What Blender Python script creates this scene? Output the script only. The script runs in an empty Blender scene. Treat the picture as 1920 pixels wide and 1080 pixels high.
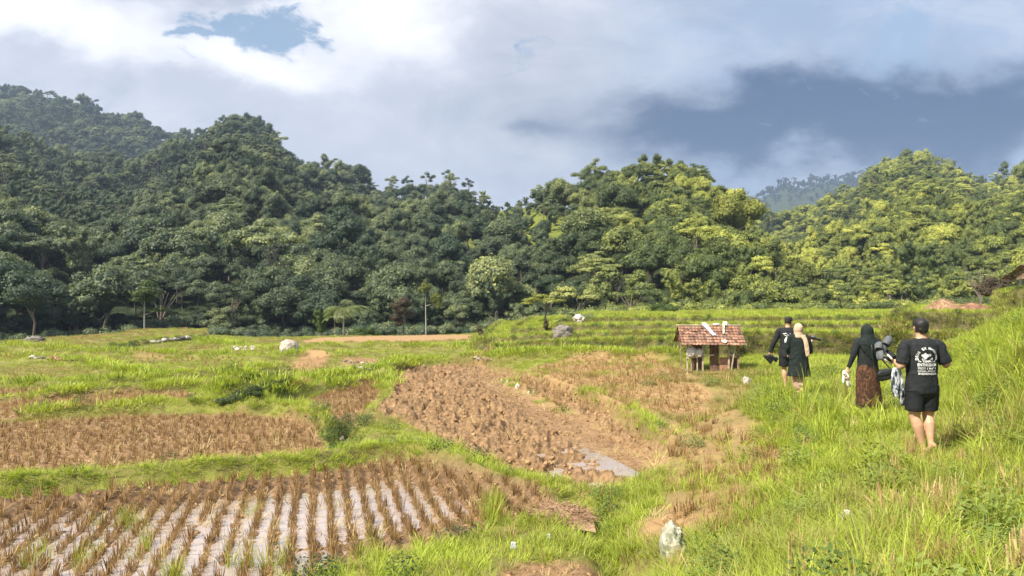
import bpy, bmesh, math, random
import numpy as np
from mathutils import Vector, Matrix
from mathutils.bvhtree import BVHTree
R = math.radians
random.seed(7); rng = np.random.default_rng(7)
scene = bpy.context.scene
C = scene.collection

# ------------------------------------------------------------------ camera
F = 1400.0                      # focal length in pixels of the 1920 wide photograph
PITCH = math.atan(20 / F)
cam_d = bpy.data.cameras.new('camera'); cam = bpy.data.objects.new('camera', cam_d); C.objects.link(cam)
cam_d.sensor_width = 36; cam_d.lens = 36 * F / 1920; cam_d.clip_start = 0.1; cam_d.clip_end = 9000
cam.location = (0, 0, 0); cam.rotation_euler = (math.pi / 2 + PITCH, 0, 0)
scene.camera = cam

# ------------------------------------------------------------------ light
SUN_EL, SUN_AZ = R(50), R(-128)          # azimuth measured from +Y (view direction) to the right
scene.view_settings.view_transform = 'Standard'; scene.view_settings.look = 'None'
scene.view_settings.exposure = 0.95; scene.view_settings.gamma = 1
sd = bpy.data.lights.new('sun', 'SUN'); sd.energy = 5.0; sd.angle = R(0.6); sd.color = (1.0, 0.93, 0.80)
sun = bpy.data.objects.new('sun', sd); C.objects.link(sun)
sdir = Vector((math.sin(SUN_AZ) * math.cos(SUN_EL), math.cos(SUN_AZ) * math.cos(SUN_EL), math.sin(SUN_EL)))
sun.rotation_euler = sdir.to_track_quat('Z', 'Y').to_euler()
sun.location = sdir * 300

class NT:
    """small helper to write node trees"""
    def __init__(s, tree): s.t = tree; s.n = tree.nodes; s.l = tree.links
    def add(s, typ, **kw):
        n = s.n.new(typ)
        for k, v in kw.items():
            if k == 'inp':
                for a, b in v.items(): s.set(n.inputs[a], b)
            else: setattr(n, k, v)
        return n
    def set(s, sock, v):
        if isinstance(v, bpy.types.NodeSocket): s.l.new(v, sock)
        elif isinstance(v, bpy.types.Node): s.l.new(v.outputs[0], sock)
        elif v is not None:
            if sock.type == 'RGBA' and isinstance(v, (tuple, list)) and len(v) == 3: v = (*v, 1)
            sock.default_value = v
    def m(s, op, a, b=None, c=None, clamp=False):
        n = s.n.new('ShaderNodeMath'); n.operation = op; n.use_clamp = clamp
        for i, v in enumerate((a, b, c)):
            if v is not None: s.set(n.inputs[i], v)
        return n.outputs[0]
    def vm(s, op, a, b=None):
        n = s.n.new('ShaderNodeVectorMath'); n.operation = op
        s.set(n.inputs[0], a)
        if b is not None: s.set(n.inputs[3 if op == 'SCALE' else 1], b)
        return n.outputs[0]
    def mix(s, f, a, b, mode='MIX'):
        n = s.n.new('ShaderNodeMix'); n.data_type = 'RGBA'; n.blend_type = mode
        s.set(n.inputs[0], f); s.set(n.inputs[6], a); s.set(n.inputs[7], b)
        return n.outputs[2]
    def noise(s, vec, scale, detail=4, rough=0.55, dist=0.0, out=0):
        n = s.n.new('ShaderNodeTexNoise')
        if vec is not None: s.set(n.inputs['Vector'], vec)
        n.inputs['Scale'].default_value = scale; n.inputs['Detail'].default_value = detail
        n.inputs['Roughness'].default_value = rough; n.inputs['Distortion'].default_value = dist
        return n.outputs[out]
    def rng(s, v, a, b, c=0.0, d=1.0, smooth=True):
        n = s.n.new('ShaderNodeMapRange'); n.interpolation_type = 'SMOOTHSTEP' if smooth else 'LINEAR'
        for i, x in enumerate((v, a, b, c, d)): s.set(n.inputs[i], x)
        return n.outputs[0]
    def ramp(s, v, stops):
        n = s.n.new('ShaderNodeValToRGB'); e = n.color_ramp.elements
        while len(e) < len(stops): e.new(0.5)
        for x, (p, c) in zip(e, stops): x.position = p; x.color = (*c, 1) if len(c) == 3 else c
        s.set(n.inputs[0], v); return n.outputs[0]

# ------------------------------------------------------------------ sky
world = bpy.data.worlds.new('World'); scene.world = world; world.use_nodes = True
w = NT(world.node_tree)
for n in list(w.n): w.n.remove(n)
tc = w.add('ShaderNodeTexCoord'); gen = tc.outputs['Generated']
sky = w.add('ShaderNodeTexSky', sky_type='NISHITA', sun_disc=False, sun_elevation=SUN_EL, sun_rotation=SUN_AZ)
sky.air_density = 1.0; sky.dust_density = 1.5; sky.ozone_density = 1.5
sx = w.add('ShaderNodeSeparateXYZ', inp={0: gen})
yy = w.m('ADD', w.m('ABSOLUTE', sx.outputs[1]), 0.06)
u = w.m('DIVIDE', sx.outputs[0], yy); v = w.m('DIVIDE', sx.outputs[2], yy)
uv = w.add('ShaderNodeCombineXYZ', inp={0: u, 1: w.m('MULTIPLY', v, 1.7), 2: 0.0}).outputs[0]
dn = w.add('ShaderNodeTexNoise'); w.set(dn.inputs['Vector'], uv)
dn.inputs['Scale'].default_value = 3.2; dn.inputs['Detail'].default_value = 7; dn.inputs['Roughness'].default_value = 0.58
ds = w.add('ShaderNodeSeparateColor', inp={0: dn.outputs[1]})
def warped(a): # the two direction coordinates pushed about by noise
    return (w.m('ADD', u, w.m('MULTIPLY', w.m('SUBTRACT', ds.outputs[0], 0.5), a)),
            w.m('ADD', v, w.m('MULTIPLY', w.m('SUBTRACT', ds.outputs[1], 0.5), a * 0.7)))
WU, WV = warped(0.46); XU, XV = warped(0.30)
def blob(px, py, rx, ry, amp=1.0, soft=True, tilt=0.0):
    U, V = (WU, WV) if soft else (XU, XV)
    du = w.m('SUBTRACT', U, (px - 960) / F); dv = w.m('SUBTRACT', V, (560 - py) / F)
    if tilt:
        c_, s_ = math.cos(tilt), math.sin(tilt)
        du, dv = (w.m('ADD', w.m('MULTIPLY', du, c_), w.m('MULTIPLY', dv, s_)),
                  w.m('SUBTRACT', w.m('MULTIPLY', dv, c_), w.m('MULTIPLY', du, s_)))
    a = w.m('POWER', w.m('ABSOLUTE', w.m('DIVIDE', du, rx / F)), 2.0)
    b = w.m('POWER', w.m('ABSOLUTE', w.m('DIVIDE', dv, ry / F)), 2.0)
    return w.m('MULTIPLY', w.m('EXPONENT', w.m('MULTIPLY', w.m('ADD', a, b), -1.0)), amp)
def total(lst):
    t = lst[0]
    for x in lst[1:]: t = w.m('ADD', t, x)
    return t
bright = total([blob(60, 40, 260, 70, .7), blob(350, 130, 330, 80, 0.95, tilt=-.25), blob(720, 80, 190, 95, 1.0), blob(560, 20, 420, 45, .5),
                blob(470, 185, 110, 45, .3), blob(1150, 40, 170, 60, 0.25), blob(1080, 250, 60, 50, .35, soft=False), blob(760, 350, 120, 30, .3),
                blob(1200, 230, 90, 170, .25), blob(-700, 100, 500, 200, .4)])
hole = total([blob(445, 88, 80, 40, 1.0, soft=False), blob(565, 80, 48, 66, 1.0, soft=False), blob(500, 40, 50, 24, .5, soft=False),
              blob(385, 100, 50, 10, .7, soft=False), blob(620, 75, 22, 30, .5, soft=False), blob(1010, 130, 60, 50, .25, soft=False)])
dark = total([blob(1500, 265, 430, 100, 1.35), blob(1800, 200, 200, 75, .8), blob(1350, 250, 120, 80, .5), blob(960, 130, 110, 90, .18),
              blob(1000, 270, 60, 30, .35, soft=False), blob(2500, 200, 400, 160, .6)])
edge = total([blob(1885, 300, 60, 34, .9, soft=False), blob(1420, 355, 110, 26, .35)])
n1 = w.noise(uv, 2.4, 8, .55, .35); n2 = w.noise(uv, 9.0, 6, .6, .5); n3 = w.noise(uv, 15.0, 7, .62, .9)
bl = w.m('ADD', bright, w.m('ADD', w.m('MULTIPLY', w.m('SUBTRACT', n1, 0.5), 0.9), w.m('MULTIPLY', w.m('SUBTRACT', n2, 0.5), 0.5)))
bl = w.rng(bl, 0.22, 1.3)
cloud = w.mix(w.rng(u, 0.02, 0.32), (0.43, 0.46, 0.54), (0.28, 0.38, 0.54))
cloud = w.mix(w.m('MULTIPLY', w.rng(n1, .36, .68), .55), cloud, (0.56, 0.58, 0.64))
cloud = w.mix(w.m('MULTIPLY', w.rng(n2, .42, .7), .30), cloud, (0.66, 0.66, 0.70))
n4 = w.noise(uv, 5.0, 7, .6, .8); cloud = w.mix(w.m('MULTIPLY', w.rng(n4, .46, .66), .40), cloud, (0.27, 0.32, 0.42))
cloud = w.mix(w.m('MULTIPLY', w.rng(w.m('ADD', dark, w.m('MULTIPLY', w.m('SUBTRACT', n1, .5), .55)), -.05, 1.15), .97), cloud, (0.045, 0.09, 0.18))
cloud = w.mix(bl, cloud, (.82, .82, .86))
cloud = w.mix(w.m('MULTIPLY', edge, .8, clamp=True), cloud, (0.40, 0.50, 0.64))
ho = w.rng(w.m('ADD', hole, w.m('MULTIPLY', w.m('SUBTRACT', n3, .5), 2.6)), .35, .85)
zen = w.rng(v, 0.55, 1.6)                                   # high overhead the deck is thinner and dimmer
cloud = w.mix(zen, cloud, (0.66, 0.70, 0.78))
skyc = w.mix(1.0, sky.outputs[0], (0.10, 0.10, 0.10), 'MULTIPLY')
skyc = w.mix(.65, skyc, (0.20, 0.32, 0.47))
fin = w.mix(w.m('MULTIPLY', ho, .9), cloud, skyc)
bg = w.add('ShaderNodeBackground', inp={0: w.mix(1.0, fin, (10, 10, 10), 'MULTIPLY'), 1: 0.074})
w.l.new(bg.outputs[0], w.add('ShaderNodeOutputWorld').inputs[0])

# ------------------------------------------------------------------ helpers
def tag(o, label=None, cat=None, group=None, kind=None):
    if label: o['label'] = label
    if cat: o['category'] = cat
    if group: o['group'] = group
    if kind: o['kind'] = kind
    return o
def empty(name, loc=(0, 0, 0), rz=0.0, label=None, cat=None, group=None):
    o = bpy.data.objects.new(name, None); C.objects.link(o); o.location = loc; o.rotation_euler = (0, 0, rz)
    o.empty_display_size = 0.2
    return tag(o, label, cat, group)
def link(name, me, mat=None, parent=None, smooth=True):
    o = bpy.data.objects.new(name, me); C.objects.link(o)
    if mat is not None:
        me.materials.clear()
        for m_ in (mat if isinstance(mat, (list, tuple)) else [mat]): me.materials.append(m_)
    if smooth is not None and len(me.polygons):
        me.polygons.foreach_set('use_smooth', np.full(len(me.polygons), bool(smooth)))
    if parent: o.parent = parent
    return o
def mesh_np(name, V, Fq, attrs=None):
    """V (n,3), Fq (m,4) or (m,3) numpy"""
    V = np.asarray(V, np.float32); Fq = np.asarray(Fq, np.int32)
    me = bpy.data.meshes.new(name); k = Fq.shape[1]
    me.vertices.add(len(V)); me.vertices.foreach_set('co', V.ravel())
    me.loops.add(Fq.size); me.loops.foreach_set('vertex_index', Fq.ravel())
    me.polygons.add(len(Fq)); me.polygons.foreach_set('loop_start', np.arange(0, Fq.size, k, dtype=np.int32))
    me.polygons.foreach_set('loop_total', np.full(len(Fq), k, np.int32))
    for a, d in (attrs or {}).items():
        at = me.attributes.new(a, 'FLOAT', 'POINT'); at.data.foreach_set('value', np.asarray(d, np.float32).ravel())
    me.update(); me.validate()
    return me
def _h(ix, iy, s):
    n = (ix * 374761393 + iy * 668265263 + s * 974634777) & 0xffffffff
    n = ((n ^ (n >> 13)) * 1274126177) & 0xffffffff
    return ((n ^ (n >> 16)) & 0xffff) / 65535.0
def vnoise(x, y, s=0):
    x = np.asarray(x, float); y = np.asarray(y, float)
    ix = np.floor(x).astype(np.int64); iy = np.floor(y).astype(np.int64)
    fx = x - ix; fy = y - iy; fx = fx * fx * (3 - 2 * fx); fy = fy * fy * (3 - 2 * fy)
    a = _h(ix, iy, s); b = _h(ix + 1, iy, s); c = _h(ix, iy + 1, s); d = _h(ix + 1, iy + 1, s)
    return (a + (b - a) * fx) * (1 - fy) + (c + (d - c) * fx) * fy
def fbm(x, y, s=0, o=4, g=0.5):
    t = 0; a = 1; n = 0
    for k in range(o):
        t = t + a * vnoise(x * 2 ** k + 17.3 * k, y * 2 ** k - 9.1 * k, s + k); n += a; a *= g
    return t / n
def sstep(x, a, b):
    t = np.clip((x - a) / (b - a), 0, 1); return t * t * (3 - 2 * t)
cp, sp = math.cos(PITCH), math.sin(PITCH)
def ray(px, py):
    a, b, c = (px - 960) / F, 1.0, (540 - py) / F
    return Vector((a, b * cp - c * sp, b * sp + c * cp))
def P(px, py, z):                     # point of the horizontal plane z under a pixel
    r = ray(px, py); return r * (z / r.z)
def PD(px, py, d):                    # point at depth d (metres along +Y)
    r = ray(px, py); return r * (d / r.y)

# ------------------------------------------------------------------ ground relief
ctrl = []
for px, py, z in [(-400,1080,-3.42),(0,1080,-3.35),(300,1080,-3.35),(600,1080,-3.28),(900,1080,-3.18),(1050,1080,-3.15),(1200,1080,-2.85),(1350,1080,-2.3),(1500,1080,-1.9),
        (1700,1080,-1.7),(1920,1080,-1.65),(2300,1080,-1.5),(0,905,-3.32),(400,888,-3.3),(700,850,-3.24),(1000,915,-3.15),(1150,960,-3.1),(1250,950,-2.95),
        (1400,950,-2.5),(1600,950,-2.0),(1920,950,-1.75),(1725,852,-1.97),(1920,850,-1.82),(1500,850,-2.3),(1380,850,-2.8),(1240,862,-3.0),(1300,800,-2.75),
        (1630,784,-2.12),(1490,750,-2.2),(1420,738,-2.3),(1375,770,-2.8),(1920,745,-1.55),(1850,725,-1.7),(1450,695,-2.35),(1620,692,-2.08),(1800,690,-1.8),
        (1500,668,-2.35),(1750,666,-2.15),(1320,700,-2.5),(1320,685,-2.45),(1250,668,-2.3),(1100,664,-2.3),(1000,668,-2.5),(1250,730,-2.6),(1050,720,-2.7),(960,700,-2.85),
        (900,668,-2.85),(850,690,-3.0),(700,700,-3.1),(690,780,-3.1),(600,760,-3.2),(500,700,-3.1),(200,700,-3.15),(0,700,-3.2),(0,790,-3.32),(400,775,-3.28),
        (0,670,-3.1),(300,660,-3.1),(700,660,-3.0),(0,641,-3.0),(150,631,-3.0),(300,623,-2.9),(380,632,-3.05),(500,636,-3.05),(650,632,-2.95),(880,631,-2.9),
        (850,830,-3.12),(1000,880,-3.1)]:
    ctrl.append(tuple(P(px, py, z)))
for px, d, z in [(-800,60,-3.2),(-800,30,-3.3),(-800,12,-3.7),(-800,5,-3.4),(0,68,-4.6),(300,76,-4.6),(500,75,-4.3),(700,76,-4.0),(900,76,-3.6),(1100,70,-2.2),(1500,66,-1.6),(1900,60,-.9),(2500,60,0.3),
        (1100,45,-2.0),(1500,45,-1.5),(1800,45,-1.2),(2500,30,0.5),(2500,15,0.4),(2500,7,-.6),(1920,13,-1.0),(1930,16.5,-.55),(1930,22,-.45),(1850,22,-1.05),(1840,17,-1.35),(1920,4,-1.6),(1400,4,-1.8),(900,5,-2.6),(300,5,-3.4),(-200,6,-3.6),
        (1920,2,-1.55),(900,2,-1.8),(0,2,-2.2)]:
    ctrl.append(((px - 960) / F * d, d, z))
ctrl = np.array(ctrl)
def wc(x, y):
    r = np.sqrt(x * x + y * y) + 1e-6
    return np.stack([np.arctan2(x, y) * 1.6, np.log(r)], -1)
def tps_fit(P2, z, lam=2e-4):
    n = len(P2); D = np.linalg.norm(P2[:, None] - P2[None], axis=-1)
    K = np.where(D > 0, D * D * np.log(D + 1e-12), 0) + lam * np.eye(n)
    Q = np.hstack([np.ones((n, 1)), P2]); A = np.block([[K, Q], [Q.T, np.zeros((3, 3))]])
    return np.linalg.solve(A, np.concatenate([z, np.zeros(3)]))
_cw = wc(ctrl[:, 0], ctrl[:, 1]); _cf = tps_fit(_cw, ctrl[:, 2])
def base_z(x, y):
    x = np.asarray(x, float); y = np.asarray(y, float); q = wc(x, y)
    out = _cf[-3] + _cf[-2] * q[..., 0] + _cf[-1] * q[..., 1]
    for i in range(len(_cw)):
        d2 = (q[..., 0] - _cw[i, 0]) ** 2 + (q[..., 1] - _cw[i, 1]) ** 2
        out = out + _cf[i] * 0.5 * d2 * np.log(d2 + 1e-12)
    out = np.clip(out, -6, 1.2); r = np.hypot(x, y)
    out = np.minimum(out, -1.5 + .10 * np.clip(r - 4, 0, 30))          # no bank closer than the photographer's own slope
    k = 1 - sstep(r, 2.0, 4.6)
    return out * (1 - k) + (-1.68 - .10 * np.clip(-x, 0, 4) + .03 * np.clip(x, 0, 4)) * k
def base_hit(px, py):
    r = ray(px, py); ds_ = np.geomspace(2.5, 100, 400)
    h = base_z(r.x / r.y * ds_, ds_); k = np.argmax(r.z / r.y * ds_ < h)
    d = ds_[k] if k else 60.0
    return np.array((r.x / r.y * d, d))

def poly_sd(poly, x, y):
    """signed distance, positive inside"""
    poly = np.asarray(poly)[:, :2]; n = len(poly); best = np.full(x.shape, 1e9); ins = np.zeros(x.shape, bool)
    for i in range(n):
        a = poly[i]; b = poly[(i + 1) % n]; e = b - a
        t = np.clip(((x - a[0]) * e[0] + (y - a[1]) * e[1]) / (e @ e + 1e-12), 0, 1)
        best = np.minimum(best, (x - a[0] - t * e[0]) ** 2 + (y - a[1] - t * e[1]) ** 2)
        c = ((a[1] > y) != (b[1] > y)) & (x < (b[0] - a[0]) * (y - a[1]) / (b[1] - a[1] + 1e-12) + a[0])
        ins ^= c
    return np.where(ins, 1, -1) * np.sqrt(best)
def line_d(pts, x, y):
    best = np.full(x.shape, 1e9); pts = np.asarray(pts)[:, :2]
    for a, b in zip(pts[:-1], pts[1:]):
        e = b - a; t = np.clip(((x - a[0]) * e[0] + (y - a[1]) * e[1]) / (e @ e + 1e-12), 0, 1)
        best = np.minimum(best, (x - a[0] - t * e[0]) ** 2 + (y - a[1] - t * e[1]) ** 2)
    return np.sqrt(best)

# name: (level, kind, pixel outline)
PADDY = {
 'wet': (-3.35, [(-260,1000),(-100,965),(0,948),(150,935),(400,915),(600,898),(690,882),(760,876),(840,892),(950,920),(1040,946),(1062,968),(980,990),(900,1008),(800,1030),(700,1052),(620,1070),(520,1100),(380,1160),(200,1260),(-300,1500),(-700,1300)]),
 'brown': (-3.36, [(-300,830),(-100,806),(0,797),(200,784),(420,780),(540,789),(598,812),(616,846),(590,866),(430,876),(200,890),(0,903),(-100,912),(-300,940)]),
 'strip': (-3.27, [(-200,775),(0,757),(130,746),(250,739),(340,736),(375,752),(330,766),(200,772),(80,777),(0,787),(-200,800)]),
 'stripb': (-3.22, [(-200,742),(0,731),(70,733),(105,740),(40,748),(-200,765)]),
 'tri': (-3.2, [(553,760),(585,750),(613,739),(667,723),(711,716),(707,745),(684,775),(664,788),(607,782)]),
 'plough': (-3.16, [(700,770),(742,738),(726,707),(780,693),(833,689),(893,688),(940,702),(1020,728),(1090,762),(1170,808),(1243,856),(1212,888),(1150,920),(1080,912),(960,880),(860,840),(780,806)]),
 'dry': (-2.62, [(960,691),(1060,683),(1200,683),(1268,690),(1288,712),(1330,738),(1300,758),(1180,762),(1110,745),(1060,735),(1000,715)]),
 'pale': (-2.93, [(560,641),(600,633),(700,630),(888,627),(884,641),(700,641),(600,644)]),
 'pit': (-3.2, [(920,1085),(1000,1057),(1100,1052),(1180,1066),(1230,1100),(1150,1200),(950,1200)]),
 'farg': (-3.03, [(200,668),(380,650),(540,660),(560,690),(420,706),(250,700)]),
}
PW = {k: np.array([P(px, py, z)[:2] for px, py in pts]) for k, (z, pts) in PADDY.items()}
PLAT = [
 ([(200,657,-3.0),(250,646,-2.86),(300,638,-2.76),(345,633,-2.74),(384,631,-2.78)], 68),
 # terrace treads on the right: front edge in pixels with its level, far depth
 ([(905,656,-2.45),(1000,645,-2.15),(1150,641,-1.9),(1270,641,-1.75),(1382,642,-1.75)], 64),
 ([(898,641,-2.25),(1000,631,-1.92),(1150,627,-1.7),(1300,627,-1.55),(1400,628,-1.5),(1500,628,-1.5),(1700,629,-1.5),(1860,629,-1.5),(2050,629,-1.5)], 66),
 ([(960,621,-1.85),(1050,614,-1.57),(1150,612,-1.45),(1300,612,-1.35),(1400,612,-1.3),(1700,611,-1.3),(2000,611,-1.3)], 66),
 ([(1050,606,-1.47),(1110,599,-1.27),(1250,598,-1.17),(1400,598,-1.1),(1700,597,-1.1),(2000,597,-1.1)], 67),
 ([(1668,592,-.66),(1690,588,-.66),(1780,588,-.66),(1850,590,-.66),(2000,590,-.66)], 60),
]
PLW = []
for fr, back in PLAT:
    q = [P(*f)[:2] for f in fr]
    PLW.append((([f[0] for f in fr], [f[2] for f in fr]), np.array([tuple(v_) for v_ in q] + [((fr[-1][0] - 960) / F * back, back), ((fr[0][0] + 40 - 960) / F * back, back)])))
PLW.append((([0, 1], [.32, .32]), np.array([((1893-960)/F*31, 31), ((1905-960)/F*29.5, 29.5), ((2400-960)/F*28, 28), ((2400-960)/F*60, 60), ((1880-960)/F*60, 60), ((1880-960)/F*36, 36)])))
BUND = [(.22, [(0,725),(100,731),(200,722),(330,711),(440,698),(520,688)]), (.2, [(0,757),(70,752),(130,743),(250,736),(350,727)]),
        (.24, [(-100,790),(0,786),(200,774),(400,768),(500,768),(570,780),(615,800)]), (.26, [(400,762),(450,748),(520,735),(620,716),(720,700),(770,686),(870,677),(1080,671),(1260,672)]),
        (.2, [(0,675),(170,681),(210,699),(330,707)]), (.22, [(0,655),(180,664),(330,668),(480,676),(560,668)]), (.2, [(560,655),(700,650),(860,655),(960,664)]),
        (.2, [(740,735),(725,705),(770,690)]), (.22, [(460,775),(520,752),(600,735),(715,712)]), (.2, [(380,640),(450,655),(545,662),(640,672)]),
        (.25, [(-100,945),(0,927),(200,912),(420,896),(600,882),(690,862),(780,858),(900,893),(1010,925),(1060,945)]),
        (.2, [(1090,735),(1180,780),(1260,840)]), (.2, [(930,690),(1020,720),(1090,745)])]
BW = [(h, np.array([base_hit(px, py) for px, py in pts])) for h, pts in BUND]
DITCH = [(.40, .28, [(1062,928),(1110,962),(1140,1000),(1160,1040),(1185,1090)]), (.45, .35, [(640,792),(648,826),(690,842)])]
DW = [(a, b, np.array([base_hit(px, py) for px, py in pts])) for a, b, pts in DITCH]
MND = base_hit(478, 748)

ROWC, ROWS = math.cos(.26), math.sin(.26)      # stubble rows of the flooded paddy
NA, NR = 1000, 1050
th = np.concatenate([R(1) * np.linspace(-179, -38.5, 110), R(1) * np.linspace(-38, 38, NA), R(1) * np.linspace(38.5, 181, 110)])
rr = np.concatenate([np.geomspace(.9, 100, NR), np.geomspace(104, 6000, 30)])
TH, RR = np.meshgrid(th, rr); GX, GY = RR * np.sin(TH), RR * np.cos(TH)
GZ = base_z(GX, GY)
GZ += (fbm(GX * .8, GY * .8, 3, 4) - .5) * .12 + (fbm(GX * 4, GY * 4, 8, 3) - .5) * .05
GZ = np.where(RR > 100, -6.0 - (RR > 200) * 2, GZ)
A = {k: np.zeros(GX.shape) for k in ('mud', 'plough', 'wet', 'wall', 'bund', 'regrow', 'dry')}
near = (RR < 100) & (np.abs(TH) < 1.3)
PADSD = {}
ex = (fbm(GX * 1.5, GY * 1.5, 21, 3) - .5) * .5
for h, pts in BW:
    d = line_d(pts, GX, GY); wd = np.clip(.018 * RR + .15, .2, .9)
    k = np.exp(-(d / (wd * .52)) ** 2); GZ += h * 1.25 * k; A['bund'] = np.maximum(A['bund'], k)
for i, (z, poly) in enumerate(PLW):
    sdv = poly_sd(poly, GX, GY) + ex * .7
    k = sstep(sdv, -.22, .12) * near
    tread = np.interp(960 + F * GX / np.maximum(GY, .1), *z) + (fbm(GX, GY, 40 + i, 3) - .5) * .06 + .07 * np.exp(-((sdv - .25) / .3) ** 2)
    up = (tread > GZ) & (k > 0)
    A['wall'] = np.where(up, np.maximum(A['wall'] * (1 - sstep(sdv, .05, .3)), np.exp(-((sdv + .05) / .22) ** 2)), A['wall'])
    GZ = np.where(up, GZ + (tread - GZ) * k, GZ)
for nm, (z, _) in PADDY.items():
    sdv = poly_sd(PW[nm], GX, GY) + ex * (.5 if nm in ('wet', 'plough') else 1) * .8
    wdt = .16 if nm != 'dry' else .5
    k = sstep(sdv, -wdt, .06) * near; PADSD[nm] = sdv
    lev = np.full(GX.shape, z)
    if nm == 'wet':   # stubble stands on low mud ridges that run away from the camera
        U_ = GX * ROWC + GY * ROWS
        lev = lev + (.5 + .5 * np.cos(2 * math.pi * (U_ + .07 * (fbm(GX * 1.2, GY * 1.2, 66, 2) - .5)) / .27)) ** .9 * .050 - .046 + .02 * sstep(fbm(GX * .9, GY * .9, 67, 3), .6, .8) - .008 + .09 * (1 - sstep(sdv, .1, 1.5)) * (GY > 10) + (fbm(GX * 6, GY * 6, 61, 4, .6) - .5) * .085
        lev += .025 * sstep(GX, -1.2, 1.0) * sstep(GY, 8, 11) + .05 * np.exp(-((sdv) / .5) ** 2)
    elif nm == 'plough':
        cl = fbm(GX * 2.3, GY * 2.3, 70, 4, .6); rid = 1 - np.abs(2 * fbm(GX * 4.5, GY * 4.5, 75, 3) - 1)
        smooth = sstep(line_d(np.array([P(a, b, z)[:2] for a, b in [(900,700),(960,735),(1040,780),(1120,830),(1190,880)]]), GX, GY), .35, .95)
        lev = lev + ((cl - .5) * .50 + (rid - .75) * .34) * (.12 + .88 * smooth) + .02
        lev += (1 - smooth) * -.03; qq = P(1140, 885, -3.16); lev -= .07 * np.exp(-((GX - qq.x) / .9) ** 2 - ((GY - qq.y) / 1.6) ** 2)
    elif nm == 'dry': lev = GZ * .75 + z * .25 + (fbm(GX * 6, GY * 6, 64, 3) - .5) * .05 - .05
    elif nm == 'farg': lev = GZ - .06
    else: lev = lev + (fbm(GX * 5, GY * 5, 65, 3) - .5) * .08
    GZ = GZ + (lev - GZ) * k
    if nm == 'farg': continue
    A['mud'] = np.maximum(A['mud'], k)
    if nm == 'plough': A['plough'] = k * (.12 + .88 * smooth)
    if nm == 'dry': A['mud'] = np.where(k > .3, np.minimum(A['mud'], .35 + .6 * sstep(fbm(GX * .9, GY * 1.2, 77, 3), .35, .6)), A['mud'])
    if nm == 'wet': A['wet'] = k
    if nm in ('dry', 'pale'): A['dry'] = np.maximum(A['dry'], k)
# bare earth slope on the right side of the ploughed paddy and the little earth ramp
def px_poly(pts, z): return np.array([P(a, b, z)[:2] for a, b in pts])
for pts, z, amt in [([(930,690),(1010,712),(1080,742),(1180,795),(1260,858),(1235,870),(1160,812),(1080,765),(1000,730)], -2.95, 1.0),
                    ([(1190,948),(1260,955),(1340,975),(1392,1000),(1330,1030),(1260,1012),(1200,980)], -2.85, 1.0),
                    ([(1230,770),(1390,785),(1450,850),(1500,920),(1420,985),(1330,965),(1240,930)], -2.7, .62),
                    ([(540,690),(560,672),(590,660),(618,668),(612,690),(570,700)], -3.1, 1.0), ([(640,672),(700,672),(735,690),(690,697),(645,690)], -3.05, .9),
                    ([(890,670),(920,668),(930,680),(895,682)], -2.95, .9), ([(250,664),(330,668),(320,676),(250,672)], -3.1, .5),
                    ([(1080,738),(1180,742),(1330,700),(1400,740),(1390,800),(1250,790),(1150,775)], -2.7, .5)]:
    k = sstep(poly_sd(px_poly(pts, z), GX, GY) + ex * .7, -.15, .15) * amt * near
    A['mud'] = np.maximum(A['mud'], k * (1 if amt > .7 else .6 + .8 * fbm(GX * 1.8, GY * 1.8, 78, 3))); A['dry'] = np.maximum(A['dry'], k * .8)
for dep, wd, pts in DW:
    k = np.exp(-(line_d(pts, GX, GY) / wd) ** 2); GZ -= dep * k; A['bund'] *= 1 - k * .5
md = np.hypot((GX - MND[0]) * .55 - (GY - MND[1]) * .1, (GY - MND[1]) * .7)
GZ += .55 * sstep(1.15 - md, 0, .9) * (GY < MND[1] + 4)
# the big grassy mound left of the walkers
m1 = base_hit(1500, 800); mk = np.exp(-((GX - m1[0]) / 1.3) ** 2 - ((GY - m1[1]) / 2.6) ** 2)
GZ += .16 * mk * (1 + (fbm(GX * 1.7, GY * 1.7, 90, 3) - .5) * 2)
A['regrow'] = fbm(GX * .25, GY * .45, 95, 4)
verts = np.stack([GX, GY, GZ], -1).reshape(-1, 3)
nr, na = GX.shape; idx = np.arange(nr * na).reshape(nr, na)
quads = np.stack([idx[:-1, :-1], idx[:-1, 1:], idx[1:, 1:], idx[1:, :-1]], -1).reshape(-1, 4)
LTH, LRR = th, np.log(rr)
def samp(G, x, y):
    x = np.atleast_1d(np.asarray(x, float)); y = np.atleast_1d(np.asarray(y, float))
    t = np.interp(np.arctan2(x, y), LTH, np.arange(na)); q = np.interp(np.log(np.hypot(x, y)), LRR, np.arange(nr))
    i = np.clip(q.astype(int), 0, nr - 2); j = np.clip(t.astype(int), 0, na - 2); a = q - i; b = t - j
    return (G[i, j] * (1 - a) * (1 - b) + G[i + 1, j] * a * (1 - b) + G[i, j + 1] * (1 - a) * b + G[i + 1, j + 1] * a * b)
def gz(x, y): return float(samp(GZ, x, y)[0])
def hit(px, py, dmin=2.0, dmax=98):
    """first ground point under a pixel"""
    r = ray(px, py); d = np.geomspace(dmin, dmax, 3000); h = samp(GZ, r.x / r.y * d, d)
    k = np.argmax(r.z / r.y * d < h)
    if r.z / r.y * d[k] >= h[k]: k = len(d) - 1
    return Vector((r.x / r.y * d[k], d[k], h[k]))
def on(px, d):                        # ground point at a pixel column and depth
    x = (px - 960) / F * d; return Vector((x, d, gz(x, d)))
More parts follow.
